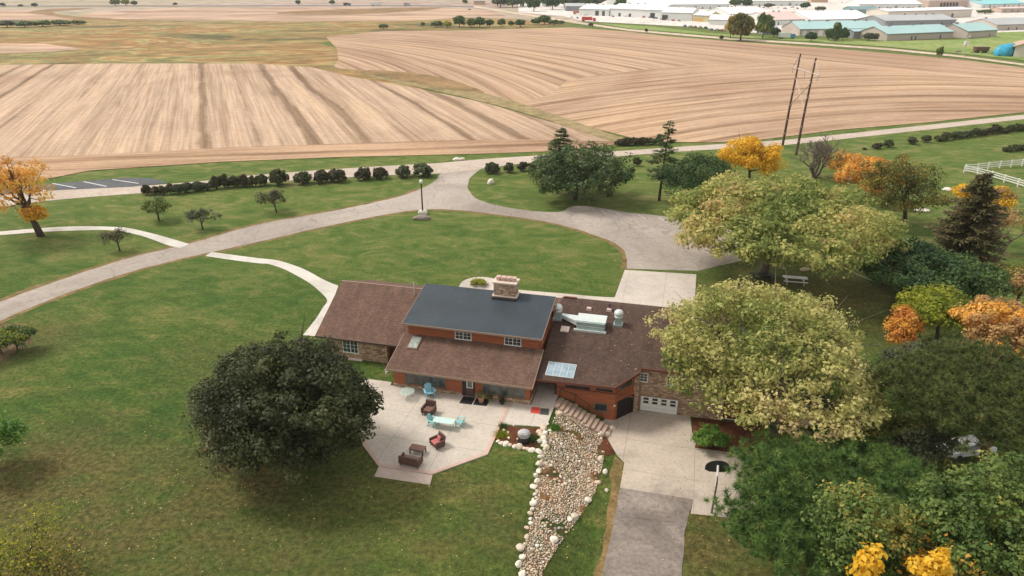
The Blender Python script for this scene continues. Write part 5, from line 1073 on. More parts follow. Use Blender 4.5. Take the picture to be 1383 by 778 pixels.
# small utility pole by the far road, with signs
b = G(1301.5, 74.5); up = thing('utility_pole', 'pale utility pole with a white box by the far road', 'utility pole', b)
m = MB(); m.tube([(0, 0, 0), (0.2, 0, 10.5)], [.22, .14], 8); m.build('pole', M_PALEW, up)
m = MB(); m.box(-1.6, 1.6, -.1, .1, 9.6, 9.8); m.build('crossarm', M_PALEW, up)
m = MB(); m.box(-1.0, 1.0, -.4, .5, 4.9, 6.6); m.build('box', M_WHITE, up, bevel=.1)
m = MB(); m.lathe([(.1, 0), (.35, .3), (.35, .8), (.1, 1.0)], (.9, 0, 8.3), 8); m.build('transformer', M_WHITE, up)
# lamp on the island
b = G(571, 289); lp = thing('street_lamp', 'black lamp post with a white globe on the lawn tip of the turning loop', 'lamp post', b)
m = MB(); m.box(-.75, .75, -.6, .6, -.1, .45); m.box(-.62, .62, -.48, .48, .45, .62); m.build('base', plain('pale block', (0.62, 0.58, 0.48)), lp, bevel=.05)
m = MB(); m.tube([(0, 0, .5), (0, 0, 5.3)], [.14, .10], 10); m.build('pole', plain('black pole', (0.03, 0.028, 0.03), .5), lp)
m = MB(); m.lathe([(.05, 0), (.22, .08), (.32, .28), (.30, .5), (.16, .66), (.02, .7)], (0, 0, 5.25), 14); m.build('globe', M_WHITE, lp, smooth=True)

# boulders -------------------------------------------------------------------
def rock_mesh(name, seed, mat, sx=1, sy=1, sz=.7, sub=2, lump=.22):
    import bmesh
    bm = bmesh.new(); bmesh.ops.create_icosphere(bm, subdivisions=sub, radius=1)
    for v in bm.verts:
        n = noise.noise(v.co * 1.1 + Vector((seed * 3.7, 0, 0))) * lump + noise.noise(v.co * 2.7 + Vector((0, seed * 2.1, 0))) * lump * .45
        v.co *= 1 + n; v.co.x *= sx; v.co.y *= sy; v.co.z *= sz
    me = bpy.data.meshes.new(name); bm.to_mesh(me); bm.free(); me.materials.append(mat)
    me.polygons.foreach_set('use_smooth', [sub > 2] * len(me.polygons)); return me
ROCKC = [(0.62, 0.54, 0.42), (0.44, 0.35, 0.24), (0.55, 0.40, 0.28), (0.72, 0.66, 0.56), (0.24, 0.20, 0.16), (0.55, 0.46, 0.30), (0.62, 0.49, 0.37)]
RM = [plain('fieldstone %d' % i, c, .9, .22, 2.5, 0, .3) for i, c in enumerate(ROCKC)]
def boulder(px, w, label, seed, mat=0, flat=.5, name='boulder', asp=.7, rz=0.0, sink=.25, zg=None):
    p = G(*px, zg); p.z = height(p.x, p.y) if zg is None else zg; D = p.y * math.cos(PITCH) + (CAMH - p.z) * math.sin(PITCH); R = w / 2 / FPX * D
    o = bpy.data.objects.new(name, rock_mesh(name, seed, RM[mat], 1, asp, flat, 3, .25)); COL.objects.link(o); o.scale = (R, R, R); o.location = p + Vector((0, 0, R * flat * (1 - sink * 2))); o.rotation_euler = (0, 0, rz)
    return tag(o, label, 'brush heap' if name == 'brush_heap' else 'rock')
boulder((570, 296.5), 25, 'long grey boulder lying in front of the lamp post', 1, 4, .32, asp=.35)
boulder((617, 216.5), 11, 'left white boulder of the pair beside the county road', 2, 3)
boulder((624, 216), 9, 'right, smaller white boulder of the pair beside the county road', 3, 0)
boulder((663, 248.5), 9, 'pointed pale boulder on the lawn right of the junction', 4, 3, 1.1)
boulder((1087, 365), 14, 'flat tan boulder on the shaded lawn behind the white picnic table', 5, 5, .35)
boulder((1279, 257), 14, 'long white boulder below the pasture fence corner', 6, 3, .35)
boulder((1245, 285), 20, 'flat white rock left of the brownish spruce', 7, 3, .2)
boulder((1059, 363), 5, 'small pale stone left of the picnic table', 8, 3)
boulder((1146, 243), 9, 'white boulder under the small orange tree', 9, 3)
# picnic tables
def picnic(loc, rz, label, mat, L=3.4):
    t = thing('picnic_table', label, 'picnic table', loc, rz); h = L / 2; mb_ = MB()
    for k in range(4): mb_.box(-h, h, -.44 + k * .225, -.44 + k * .225 + .205, .76, .81)
    mb_.build('tabletop', mat, t)
    for s in (-1, 1): m = MB(); m.box(-h, h, s * .82 - .16, s * .82 + .16, .44, .48); m.build('bench', mat, t)
    for sx in (-h * .7, h * .7):
        for s in (-1, 1): m = MB(); m.tube([(sx, s * .9, 0), (sx, s * .25, .78)], .06, 4); m.build('leg', mat, t)
        m = MB(); m.box(sx - .04, sx + .04, -.9, .9, .38, .44); m.build('brace', mat, t)
    return t
picnic(G(1073, 382), HYAW + .03, 'white painted picnic table on the shaded lawn behind the lodge', M_WHITE, 3.0)
picnic(G(1029, 378), HYAW + .03, 'black picnic table in deep shade left of the white one', plain('black paint', (0.02, 0.022, 0.02)), 3.0)
# white fence
def fence(posts, label, seed):
    pts = [G(*p) for p in posts]; t = thing('pasture_fence', label, 'fence', pts[0])
    for i, p in enumerate(pts):
        q = p - pts[0]; m = MB(); m.box(q.x - .09, q.x + .09, q.y - .09, q.y + .09, -.1, 1.5); m.add([(q.x - .12, q.y - .12, 1.5), (q.x + .12, q.y - .12, 1.5), (q.x + .12, q.y + .12, 1.5), (q.x - .12, q.y + .12, 1.5), (q.x, q.y, 1.62)], [(0, 1, 4), (1, 2, 4), (2, 3, 4), (3, 0, 4), (3, 2, 1, 0)]); m.build('post', M_WHITE, t)
    for a, b in zip(pts[:-1], pts[1:]):
        a, b = a - pts[0], b - pts[0]; d = (b - a).normalized(); n = Vector((-d.y, d.x, 0)) * .035
        for z in (.45, .88, 1.3): m = MB(); m.add([a + n + Vector((0, 0, z)), b + n + Vector((0, 0, z)), b - n + Vector((0, 0, z)), a - n + Vector((0, 0, z)), a + n + Vector((0, 0, z + .16)), b + n + Vector((0, 0, z + .16)), b - n + Vector((0, 0, z + .16)), a - n + Vector((0, 0, z + .16))], [(0, 1, 2, 3), (4, 7, 6, 5), (0, 4, 5, 1), (1, 5, 6, 2), (2, 6, 7, 3), (3, 7, 4, 0)]); m.build('rail', M_WHITE, t)
fence([(1301.8, 233), (1319.6, 236.8), (1338.5, 241.5), (1355.6, 246.5), (1374, 252), (1393, 258), (1412, 264)], 'white three-rail pasture fence, the near side running down to the right', 1)
fence([(1303.2, 232.2), (1319.5, 230.8), (1334, 229), (1349.8, 227.3), (1365, 226), (1380, 224.5), (1396, 223)], 'white three-rail pasture fence, the far side running level to the right', 2)
# basketball hoop
b = G(961, 693); b.z = -2.0
bh = thing('basketball_hoop', 'basketball hoop on a thin pole at the edge of the court slab', 'basketball hoop', b, HYAW + math.radians(10))
m = MB(); m.tube([(0, 0, 0), (.12, .15, 2.9), (.25, .9, 3.6)], .075, 8); m.build('pole', plain('dark grey pole', (0.10, 0.09, 0.085), .5), bh)
m = MB(); m.tube([(.2, .5, 3.25), (.25, 1.0, 3.9)], .09, 6); m.tube([(.05, .1, 2.2), (.25, .95, 3.5)], .05, 6); m.build('bracket', M_WHITE, bh)
m = MB(); prof = [(math.cos(a) * .95, math.sin(a) * .62 + .35) for a in np.linspace(0, math.pi, 14)] + [(-.95, .1), (-.6, -.1), (.6, -.1), (.95, .1)]
vs = [(.25 + x, 1.05, 3.3 + z) for x, z in prof] + [(.25 + x, 1.11, 3.3 + z) for x, z in prof]; n = len(prof)
m.add(vs, [tuple(range(n)), tuple(range(2 * n - 1, n - 1, -1))] + [(i, n + i, n + (i + 1) % n, (i + 1) % n) for i in range(n)]); m.build('backboard', plain('dark backboard', (0.035, 0.038, 0.036), .35), bh)
m = MB(); R_ = .25; pts = [(.25 + R_ * math.cos(a), 1.15 + R_ + R_ * math.sin(a), 3.4) for a in np.linspace(0, 2 * math.pi, 15)]; m.tube(pts, .02, 5, cap=False); m.build('rim', plain('orange rim', (0.6, 0.15, 0.04), .5), bh)
# grill under a pale cover, in the small bed
gr = thing('covered_grill', 'round kettle grill under a pale grey cover in the small mulch bed', 'grill', pw(707.5, 597, 0))
m = MB(); m.lathe([(.40, .45), (.50, .62), (.57, .85), (.55, 1.02), (.40, 1.15), (.16, 1.22), (.01, 1.2)], n=9, sy=.85); m.build('cover', plain('pale vinyl cover', (0.40, 0.39, 0.40), .6, .35, 3, 0, .8), gr)
m = MB(); m.lathe([(.5, .0), (.52, .35), (.42, .58)], n=12); m.build('base', M_DARK, gr)
m = MB()
for a in (0, 2.1, 4.2): m.tube([(.55 * math.cos(a), .55 * math.sin(a), 0), (.35 * math.cos(a), .35 * math.sin(a), .6)], .03, 5)
m.build('legs', M_DARK, gr)
# pots by the wall
def pot(name, label, px, r, h, mat, leaf, n, seed, rs):
    t = thing(name, label, 'potted plant', pw(*px)); m = MB(); m.lathe([(r * .65, 0), (r, h), (r * 1.1, h), (r * 1.1, h * 1.12), (r * .9, h * 1.12), (r * .85, h * .95)], n=14); m.build('pot', mat, t, smooth=False)
    g = np.random.default_rng(seed); P = g.normal(size=(n, 3)) * np.array([rs, rs, rs * .6]) * .5 + np.array([0, 0, h + rs * .5]); V, F, tt = leaves(g, P, unit(g.normal(size=P.shape) + [0, 0, .6]), .16, g.random(n)); np_mesh('foliage', V, F, LM(leaf), tt, t); return t
pot('planter', 'terracotta planter with straggly green plant on the right black mat', (650, 543), .32, .5, plain('terracotta', (0.42, 0.22, 0.13), .8), 'midgreen', 90, 61, .5)
pot('planter', 'small dark pot with a dark plant against the right window row', (678, 545.5), .26, .36, plain('black pot', (0.03, 0.03, 0.03)), 'shrub', 120, 62, .45)
pot('planter', 'low plant pot between the terracotta planter and the dark pot', (662, 541.5), .22, .25, plain('terracotta', (0.42, 0.22, 0.13), .8), 'green', 80, 63, .4)
# red fence panel / shed front below the pale tree
rs_ = thing('red_shed', 'dark red board shed front with white sill under the pale yellow-green tree', 'shed', h2w(28.9, 6.4, -2), HYAW)
M_RED = siding_mat('dark red boards', (0.19, 0.022, 0.014), .18, True)
m = MB(); m.box(0, 4.4, -1.3, 1.6, 0, 1.9); m.build('wall', M_RED, rs_)
m = MB(); m.box(.2, 3.9, -1.36, -1.3, .08, .16); m.build('sill', M_WHITE, rs_)
m = MB(); m.slab([(-.15, -1.5, 1.95), (4.6, -1.5, 1.95), (4.6, 1.8, 2.4), (-.15, 1.8, 2.4)], .1); m.build('roof', M_ROOF2, rs_)
# stone terraces right of the bed
for k, (px, w_) in enumerate([((1078, 601), 34), ((1083, 585), 30), ((1090, 569), 34), ((1097, 557), 26)]):
    p = G(*px, -1.7 + k * .35); D = p.y * .9; R = w_ / 2 / FPX * D * 1.15
    me = rock_mesh('garden_step', 70 + k, M_STEP, 1, .62, .22, 3, .12); o = bpy.data.objects.new('garden_step', me); COL.objects.link(o); o.location = p; o.scale = (R, R, R)
    tag(o, ['lowest', 'second lowest', 'second highest', 'highest'][k] + ' broad flat stone of the garden steps right of the mulch bed', 'stone step', 'garden steps')
# ------------------------------------------------------------ rock swale
g = random.Random(5); SP = [Vector(p) for p in SW]
def inside(u, v):
    c = False; j = len(SP) - 1
    for i in range(len(SP)):
        if (SP[i].y > v) != (SP[j].y > v) and u < (SP[j].x - SP[i].x) * (v - SP[i].y) / (SP[j].y - SP[i].y) + SP[i].x: c = not c
        j = i
    return c
meshes = [rock_mesh('fieldstone', i, RM[i % 7], 1, g.uniform(.6, .95), g.uniform(.5, .8), 2, .3) for i in range(14)]
white = [rock_mesh('edge_boulder', 40 + i, RM[(3, 0, 3, 6)[i % 4]], 1, g.uniform(.7, .95), g.uniform(.6, .85), 2, .3) for i in range(8)]
def place_rock(me, name, u, v, r, label, group, rs=g):
    o = bpy.data.objects.new(name, me); COL.objects.link(o); p = h2w(u, v); o.location = (p.x, p.y, height_h(u, v) + r * rs.uniform(.05, .35))
    o.scale = (r, r, r * rs.uniform(.8, 1.1)); o.rotation_euler = (rs.uniform(-.3, .3), rs.uniform(-.3, .3), rs.uniform(0, 6.28)); return tag(o, label, 'rock', group)
placed = []
def free(u, v, r):
    for a, b, c in placed:
        if (a - u) ** 2 + (b - v) ** 2 < ((r + c) * .78) ** 2: return False
    placed.append((u, v, r)); return True
edge = catmull([(15.95, -2.6, 0), (15.95, -4.4, 0), (16.0, -6, 0), (16.1, -8, 0), (16.25, -10.5, 0), (16.85, -13.4, 0), (16.8, -15.5, 0), (17.0, -18, 0), (17.3, -20.5, 0), (17.6, -24, 0)], 12)
i = 0; d_ = 0
en = 0; NUM = lambda k: ORD[k] if k < 20 else ['twentieth', 'thirtieth', 'fortieth', 'fiftieth'][k // 10 - 2 + (0 if (k + 1) % 10 else 1)] if (k + 1) % 10 == 0 else ['twenty', 'thirty', 'forty', 'fifty'][(k + 1) // 10 - 2] + '-' + ORD[(k + 1) % 10 - 1]
while i < len(edge) - 1:
    r = g.uniform(.13, .36); p = edge[i] + Vector((g.uniform(-.12, .3), g.uniform(-.1, .1), 0))
    if g.random() > .08 and free(p.x, p.y, r):
        en += 1; place_rock(g.choice(white), 'edge_boulder', p.x, p.y, r, NUM(en - 1) + ' whitish boulder from the house in the swale edging beside the lawn', 'boulders edging the swale')
    acc = 0
    while i < len(edge) - 1 and acc < r * 2: acc += (edge[i + 1] - edge[i]).length; i += 1
DL = ['whitish boulder level with the mulch corner on the driveway side of the swale', 'boulder midway down the driveway side of the swale', 'boulder above the narrowing of the swale on its driveway side', 'larger of two boulders where the swale narrows on the right', 'smaller of two boulders where the swale narrows on the right', 'larger of two boulders on the right in the lower swale', 'smaller of two boulders on the right in the lower swale',
      'leftmost white boulder at the foot of the stone stair', 'middle white boulder at the foot of the stone stair', 'white boulder against the wood wall at the court corner', 'long white boulder at the very head of the swale', 'upper white boulder between mulch bed and swale', 'lower white boulder between mulch bed and swale', 'small boulder tucked beside the last stair step', 'small white stone alone on the grass right of the swale', 'white boulder just off the right edge of the swale']
for kk, (u, v, r) in enumerate([(20.9, -4.0, .34), (21.1, -7.2, .3), (20.6, -9.6, .34), (19.9, -12.0, .36), (19.6, -12.6, .26), (18.9, -15.4, .34), (18.6, -15.6, .24), (20.4, -.6, .36), (20.9, -.1, .4), (21.3, .9, .38), (16.5, -.6, .42), (15.6, -3.3, .42), (15.4, -4.1, .36), (20.6, .7, .3), (21.9, -7.9, .2), (21.5, -5.6, .28)]):
    if free(u, v, r): place_rock(g.choice(white), 'edge_boulder', u, v, r, DL[kk], 'boulders on the driveway side of the swale')
n_ = 0
while n_ < 225:
    u, v = g.uniform(15.8, 21.2), g.uniform(-20.5, .6) 
    if not inside(u, v) or g.random() < .1: continue
    r = g.uniform(.11, .18)
    if free(u, v, r):
        mi_ = g.randrange(14); cn = ['cream', 'brown', 'reddish tan', 'whitish', 'dark grey', 'yellowish tan', 'pinkish'][mi_ % 7]; bnd = 'top third' if v > -5 else ('middle' if v > -12 else 'lower narrowing part'); sd_n = 'lawn' if u < 18.3 - .08 * (v + 8) * 0 - (1.0 if v < -14 else 0) else 'driveway'
        place_rock(meshes[mi_], 'fieldstone', u, v, r, '%s rounded fieldstone in the %s of the rock swale, %s side' % (cn, bnd, sd_n), '%s fieldstones, %s, %s side of the swale' % (cn, bnd, sd_n)); n_ += 1
mb = MB(); base_ = []
for k in range(10):
    me = rock_mesh('tmp', 100 + k, RM[0], 1, g.uniform(.6, .95), g.uniform(.5, .8), 1, .35); base_.append(([v.co.copy() for v in me.vertices], [tuple(p.vertices) for p in me.polygons])); bpy.data.meshes.remove(me)
n_ = 0; tries = 0
while n_ < 3300 and tries < 80000:
    tries += 1; u, v = g.uniform(15.6, 21.4), g.uniform(-24, .6)
    if not inside(u, v): continue
    if noise.noise(Vector((u * .6, v * .6, 3))) > .30: continue
    r = g.uniform(.055, .105); ok = True
    for a, b, c in placed:
        if abs(b - v) < .4 and (a - u) ** 2 + (b - v) ** 2 < ((r + c) * .72) ** 2: ok = False; break
    if not ok: continue
    placed.append((u, v, r)); vs, fs = g.choice(base_); p = h2w(u, v, height_h(u, v) + r * .45); R3 = Matrix.Rotation(g.uniform(0, 6.28), 3, 'Z') @ Matrix.Rotation(g.uniform(-.4, .4), 3, 'X'); mb.cur = g.randrange(7)
    mb.add([p + R3 @ (q * r) for q in vs], fs); n_ += 1
o = mb.build('cobbles', RM); o['kind'] = 'stuff'; o['label'] = 'thousands of small cobbles filling the rock swale'
# stones edging the small mulch bed
EB = [(672.5, 596), (677.5, 599), (683, 600.5), (689, 602), (695, 603.5), (701, 604.5), (707, 606), (713, 607), (718, 609), (724.5, 609.5)]
for k, q in enumerate(EB):
    u, v = GH(*q, 0); place_rock(white[k % 8], 'border_stone', u, v, .2 + .07 * (k % 3), ORD[k] + ' whitish stone from the patio in the curved mulch bed border', 'border stones of the mulch bed')
for k, q in enumerate([(735.5, 585), (734, 592), (736, 598), (730, 588), (729, 596), (738, 604)]):
    u, v = GH(*q, 0); place_rock(white[k % 8], 'border_stone', u, v, .3, ORD[k] + ' pinkish white boulder along the right edge of the mulch bed', 'boulders right of the mulch bed')
for k, q in enumerate([(694, 574.5), (680.5, 581.5), (686, 585), (699.5, 593.5), (687, 592)]):
    u, v = GH(*q, 0); place_rock(white[k % 8], 'mulch_stone', u, v, .15, ['white stone at the top of the mulch bed', 'white stone by the pale ornamental grass', 'second white stone by the pale ornamental grass', 'white stone just left of the grill base', 'white stone low in the mulch left of the grill'][k], 'loose stones on the mulch')
gg = np.random.default_rng(77)
def grass_tuft(px, R, n, pal, label, name='plant', h=.4, zg=0):
    p = G(*px, zg); t = thing(name, label, 'plant', p); P = gg.normal(size=(n, 3)) * np.array([R, R, .02]) * .45; D = unit(gg.normal(size=(n, 3)) * .5 + np.array([0, 0, 1])); V, F, tt = needles(gg, P, D, h, .05, gg.random(n)); np_mesh('foliage', V, F, LM(pal), tt, t)
grass_tuft((677, 588), .7, 700, 'yellowgreen', 'pale ornamental grass at the left corner of the mulch bed', h=.3)
grass_tuft((679, 577), .4, 300, 'green', 'dark green clump beside the patio edge at the top of the mulch bed', h=.4)
grass_tuft((718, 594), .8, 700, 'green', 'green perennials right of the covered grill', h=.35)
grass_tuft((750, 578), .5, 600, 'brightgreen', 'bright green clump at the head of the rock swale', h=.3)
M_STUFFG = LM('midgreen')

# ------------------------------------------------------------ vehicles
M_TYRE = plain('tyre rubber', (0.02, 0.02, 0.02), .8)
def paint(c): 
    n = 'car paint %.2f %.2f %.2f' % c
    if n in MATS: return MATS[n]
    m = plain(n, c, .28, .05); m.node_tree.nodes['Principled BSDF'].inputs['Coat Weight'].default_value = .5; return m
def car(loc, rz, c, label, group=None, L=4.6, detail=True):
    t = thing('parked_car', label, 'car', loc, rz, group); W_ = .9; pm = paint(c)
    prof = [(-L / 2, .35), (-L / 2 + .05, .85), (-L * .28, .95), (-L * .18, 1.38), (L * .22, 1.42), (L * .38, .98), (L / 2 - .1, .85), (L / 2, .4)]
    m = MB(); k = len(prof); ws = [.92 if z > 1.1 else 1.0 for x, z in prof]
    vs = [(x, -W_ * w * (.8 if z > 1.1 else 1), z) for (x, z), w in zip(prof, ws)] + [(x, W_ * w * (.8 if z > 1.1 else 1), z) for (x, z), w in zip(prof, ws)]
    m.add(vs, [tuple(range(k)), tuple(range(2 * k - 1, k - 1, -1))] + [(i, k + i, k + (i + 1) % k, (i + 1) % k) for i in range(k)]); m.build('body', pm, t, bevel=.06 if detail else 0)
    m = MB()
    def q(x0, z0, x1, z1): m.add([(x0, -W_ * .68, z0), (x0, W_ * .68, z0), (x1, W_ * .62, z1), (x1, -W_ * .62, z1)], [(0, 1, 2, 3)])
    e = .025
    q(-L * .27 - e, 1.0 + e, -L * .19 - e, 1.33 + e); q(L * .365 + e, 1.03 + e, L * .24 + e, 1.37 + e)
    for s in (-1, 1): m.add([(-L * .24, s * (W_ + .012), 1.0), (L * .33, s * (W_ + .012), 1.02), (L * .21, s * (W_ * .75 + .02), 1.36), (-L * .165, s * (W_ * .75 + .02), 1.34)], [(0, 1, 2, 3)])
    m.build('windows', M_GLASS, t)
    for x in (-L * .31, L * .31):
        for s in (-1, 1): m = MB(); m.tube([(x, s * (W_ - .18), .33), (x, s * (W_ + .02), .33)], .33, 12); m.build('wheel', M_TYRE, t)
    return t
p = G(1303, 612); p.z = -2
car(p, math.radians(12), (0.72, 0.73, 0.75), 'white car parked under the olive pine at the right', L=4.8)
def far_car(px, c, rz, label, group, proto={}):
    key = c
    if key not in proto: proto[key] = car(G(*px), rz, c, label, group, detail=False); return proto[key]
    return dup(proto[key], G(*px), rz, label, group)
CN = {(0.7, 0.7, 0.7): 'white', (0.03, 0.03, 0.035): 'black', (0.45, 0.03, 0.03): 'red', (0.08, 0.12, 0.25): 'blue', (0.3, 0.3, 0.31): 'grey'}
cl = list(CN)
lots = [('yard before the long white sheds', [(869, 24), (877, 24.5), (885, 25.5), (893, 27), (901, 28), (909, 28.5), (917, 29)]),
        ('yard left of the orange topped tree', [(925, 36), (932, 37), (939, 37.5), (946, 38), (953, 38.5), (961, 41), (968, 41.5), (975, 42)]),
        ('far lot between white roofs', [(1025, 10), (1031, 11), (1051, 11), (1060, 12), (1070, 10.5), (1077, 12)]),
        ('lot right of the ochre building', [(1137, 4.5), (1144, 4.5), (1151, 5), (1158, 6)]),
        ('yard left of the white sheds', [(772, 24), (780, 25), (790, 21), (828, 23), (837, 22), (845, 23)]),
        ('yard behind the long tan building', [(1256, 21), (1263, 20.5), (1277, 21.5), (1287, 21), (1294, 22.5)]),
        ('apron of the teal roofed building', [(1102, 45), (1109, 45.5), (1146, 47)])]
rg = random.Random(8)
for where, ps in lots:
    for k, q in enumerate(ps):
        c = cl[(k * 2 + len(ps)) % 5] if rg.random() < .8 else cl[0]
        far_car(q, c, rg.choice((0.1, 1.6, 1.5)), '%s car from left, %s, on the %s' % (ORD[k], CN[c], where), 'cars on the ' + where)
far_car((634, 13.5), (0.03, 0.03, 0.035), 1.0, 'lone black car on the tan road near the top edge', None)
def truck(px, label, c1, c2, L=11):
    p = G(*px); t = thing('truck', label, 'truck', p, 0.0); m = MB(); m.box(-L / 2, L / 2 - 3, -1.2, 1.2, 1.0, 3.8); m.build('trailer', paint(c1), t)
    m = MB(); m.box(L / 2 - 2.6, L / 2, -1.15, 1.15, .6, 3.0, tp=.93); m.build('cab', paint(c2), t)
    m = MB()
    for x in (-L / 2 + 1, -L / 2 + 2.1, L / 2 - 1.2): m.tube([(x, -1.2, .5), (x, 1.2, .5)], .5, 10)
    m.build('wheels', M_TYRE, t); return t
truck((508, 7.9), 'white truck travelling on the highway near the top edge', (0.75, 0.75, 0.75), (0.7, 0.7, 0.7), 12)
truck((469, 7.9), 'dark truck to the left of the white one on the highway', (0.04, 0.04, 0.04), (0.05, 0.05, 0.05), 9)
truck((550, 7.8), 'small grey truck to the right of the white one on the highway', (0.35, 0.32, 0.33), (0.4, 0.4, 0.4), 8)
truck((1062, 52.5), 'white box trailer with a blue end beside the near farm buildings', (0.72, 0.74, 0.74), (0.06, 0.25, 0.42), 10)
truck((782, 19.5), 'reddish machine trailer beside the white sheds', (0.42, 0.14, 0.11), (0.5, 0.3, 0.26), 12)
truck((795, 29), 'bright red flatbed on the yard left of the utility pole', (0.6, 0.06, 0.05), (0.55, 0.05, 0.05), 12)
# ------------------------------------------------------------ town buildings
WHITEW = plain('white metal wall', (0.68, 0.70, 0.67), .6, .06, .1); TANW = plain('tan metal wall', (0.50, 0.43, 0.37), .7, .06, .1); CREAM = plain('cream wall', (0.62, 0.56, 0.48), .7, .06, .1)
GREYW = plain('grey wall', (0.24, 0.25, 0.26), .7, .1, .1); PINKW = plain('pinkish tan wall', (0.50, 0.38, 0.31), .7, .08, .1)
def metal_roof(n, c): return plain(n, c, .5, .06, .08)
R_TEAL = metal_roof('pale teal metal roof', (0.36, 0.55, 0.54)); R_WHITE = metal_roof('white metal roof', (0.80, 0.80, 0.77)); R_GREY = metal_roof('grey metal roof', (0.42, 0.44, 0.44)); R_AQUA = metal_roof('aqua metal roof', (0.25, 0.62, 0.64)); R_PINK = metal_roof('faded pink metal roof', (0.66, 0.50, 0.46)); R_DTEAL = metal_roof('dark teal roof', (0.16, 0.27, 0.28))
M_DOORD = plain('dark door', (0.06, 0.055, 0.05))
def shed(label, A, B, depth, eave, rise, wall_, roof_, doors=(), flip=False, name='metal_building', flatr=False, doormat=None, cat='building'):
    """A, B: pixels of the near corners of the long front; gable ends at A and B, depth away from the camera"""
    a, b = G(*A), G(*B); L = (b - a).length; an = math.atan2(b.y - a.y, b.x - a.x); t = thing(name, label, cat, a, an)
    m = MB(); m.box(0, L, 0, depth, -.5, eave)
    if not flatr: m.add([(0, 0, eave), (0, depth, eave), (0, depth / 2, eave + rise), (L, 0, eave), (L, depth, eave), (L, depth / 2, eave + rise)], [(0, 1, 2), (3, 5, 4)])
    m.build('wall', wall_, t)
    o_ = .5
    m = MB()
    if flatr: m.box(-.3, L + .3, -.3, depth + .3, eave + .003, eave + .5)
    else:
        k = rise / (depth / 2); m.slab([(-o_, -o_, eave - k * o_ + .15), (L + o_, -o_, eave - k * o_ + .15), (L + o_, depth / 2, eave + rise + .15), (-o_, depth / 2, eave + rise + .15)], .14)
        m.slab([(-o_, depth / 2, eave + rise + .15), (L + o_, depth / 2, eave + rise + .15), (L + o_, depth + o_, eave - k * o_ + .15), (-o_, depth + o_, eave - k * o_ + .15)], .14)
    ro = m.build('roof', roof_, t)
    m = MB()
    if not flatr:
        m.box(-o_, L + o_, -o_ - .06, -o_ - .004, eave - k * o_ - .35, eave - k * o_ + .16); m.build('gutter', GREYW, ro)
    if not flatr and L > 30 and name == 'metal_building':
        q = random.Random(int(L * 10)); mm = MB()
        for j in range(int(L / 14)):
            x = q.uniform(2, L - 3); mm.box(x, x + 1.6, depth / 2 - .5, depth / 2 + .5, eave + rise, eave + rise + .9)
        mm.build('ridge_vent', GREYW, ro)
        if not doors:
            for j in range(int(L / 9)): m = MB(); x = L * (j + .5) / int(L / 9); m.box(x, x + (1.1, 3.2, 1.4)[j % 3], -.08, .02, 0, (2.2, 3.4, 2.2)[j % 3]); m.build('door', M_DOORD if j % 3 != 1 else GREYW, t)
    for f, w_, h_ in doors:
        m = MB(); m.box(L * f, L * f + w_, -.08, .02, 0, h_); m.build('door', doormat or M_DOORD, t)
    return t
shed('teal roofed tan building with dark doors, nearest the field road', (1197, 55.3), (1286, 51.5), 22, 4.0, 3.6, TANW, R_TEAL, [(.36, .9, 2.2), (.42, .9, 2.2), (.80, 1, 2.2)])
shed('teal roofed tan building right of the nearest one', (1305.5, 52), (1345, 49.5), 22, 4.3, 3.8, TANW, R_TEAL, [(.75, .8, 2.1)])
shed('long teal roofed building behind the round conifers', (1079.5, 48.5), (1192, 47), 24, 4.2, 4.0, TANW, R_TEAL, [(.03, 3.2, 3.2), (.12, 3.2, 3.2), (.22, 3.2, 3.2), (.35, 3.2, 3.2)], doormat=M_WHITE)
shed('long grey roofed building reaching the right edge', (1345, 41.5), (1420, 39), 26, 4.0, 3.4, TANW, R_GREY, [(.2, 1.2, 2), (.35, 1.2, 2), (.5, 1.2, 2)])
shed('grey roofed lean-to shed beside the autumn tree', (1031, 47), (1050, 47), 14, 3.4, 3.5, GREYW, R_GREY)
shed('dark porch shed in front of the long teal roofed building', (1152, 52), (1171, 51.5), 7, 4.2, .9, GREYW, R_TEAL)
shed('grey roofed low building right behind the near teal ones', (1195, 36), (1290, 34), 30, 4.2, 3.2, GREYW, R_GREY)
shed('long cream building with many small doors in the middle distance', (1198, 27), (1311, 23.5), 24, 7, 1.8, CREAM, R_WHITE, [(.10, 1.5, 3), (.5, 2.5, 4), (.75, 2.5, 4)])
shed('pinkish tan building with a row of dark windows at the top edge', (1253, 11), (1323, 10), 30, 8.5, 1, PINKW, R_WHITE, [(.22, 3.5, 6), (.28, 3.5, 6), (.34, 3.5, 6), (.40, 3.5, 6), (.46, 3.5, 6), (.52, 3.5, 6)], flatr=True)
shed('aqua roofed building in the top right corner', (1325, 11), (1384, 9), 34, 4, 4.5, WHITEW, R_AQUA)
shed('pinkish low building right of the far green patch', (1352, 17.5), (1420, 16), 14, 4.2, 1.2, PINKW, R_PINK)
shed('broad white roofed hall behind the long teal building', (1095, 34), (1178, 32), 42, 4.0, 5.5, WHITEW, R_WHITE)
shed('white and pink roofed hall left of the broad white hall', (1042, 34.5), (1090, 33), 40, 4, 5, WHITEW, R_PINK)
shed('dark teal roofed block below the top lot', (1150, 20), (1186, 20), 22, 5.0, 2.4, R_DTEAL, R_DTEAL)
shed('wide white warehouse in the middle of the town, open lot behind', (985, 27), (1040, 26), 45, 5, 4.5, WHITEW, R_WHITE)
shed('small white gable shed by the row of parked cars', (957, 33.5), (993, 34.5), 18, 4, 3.2, WHITEW, R_WHITE)
shed('pale aqua walled warehouse with an open yellow side', (893, 27.5), (934, 28.5), 30, 6.5, 3.5, WHITEW, R_WHITE, [(.02, 5, 4.5)])
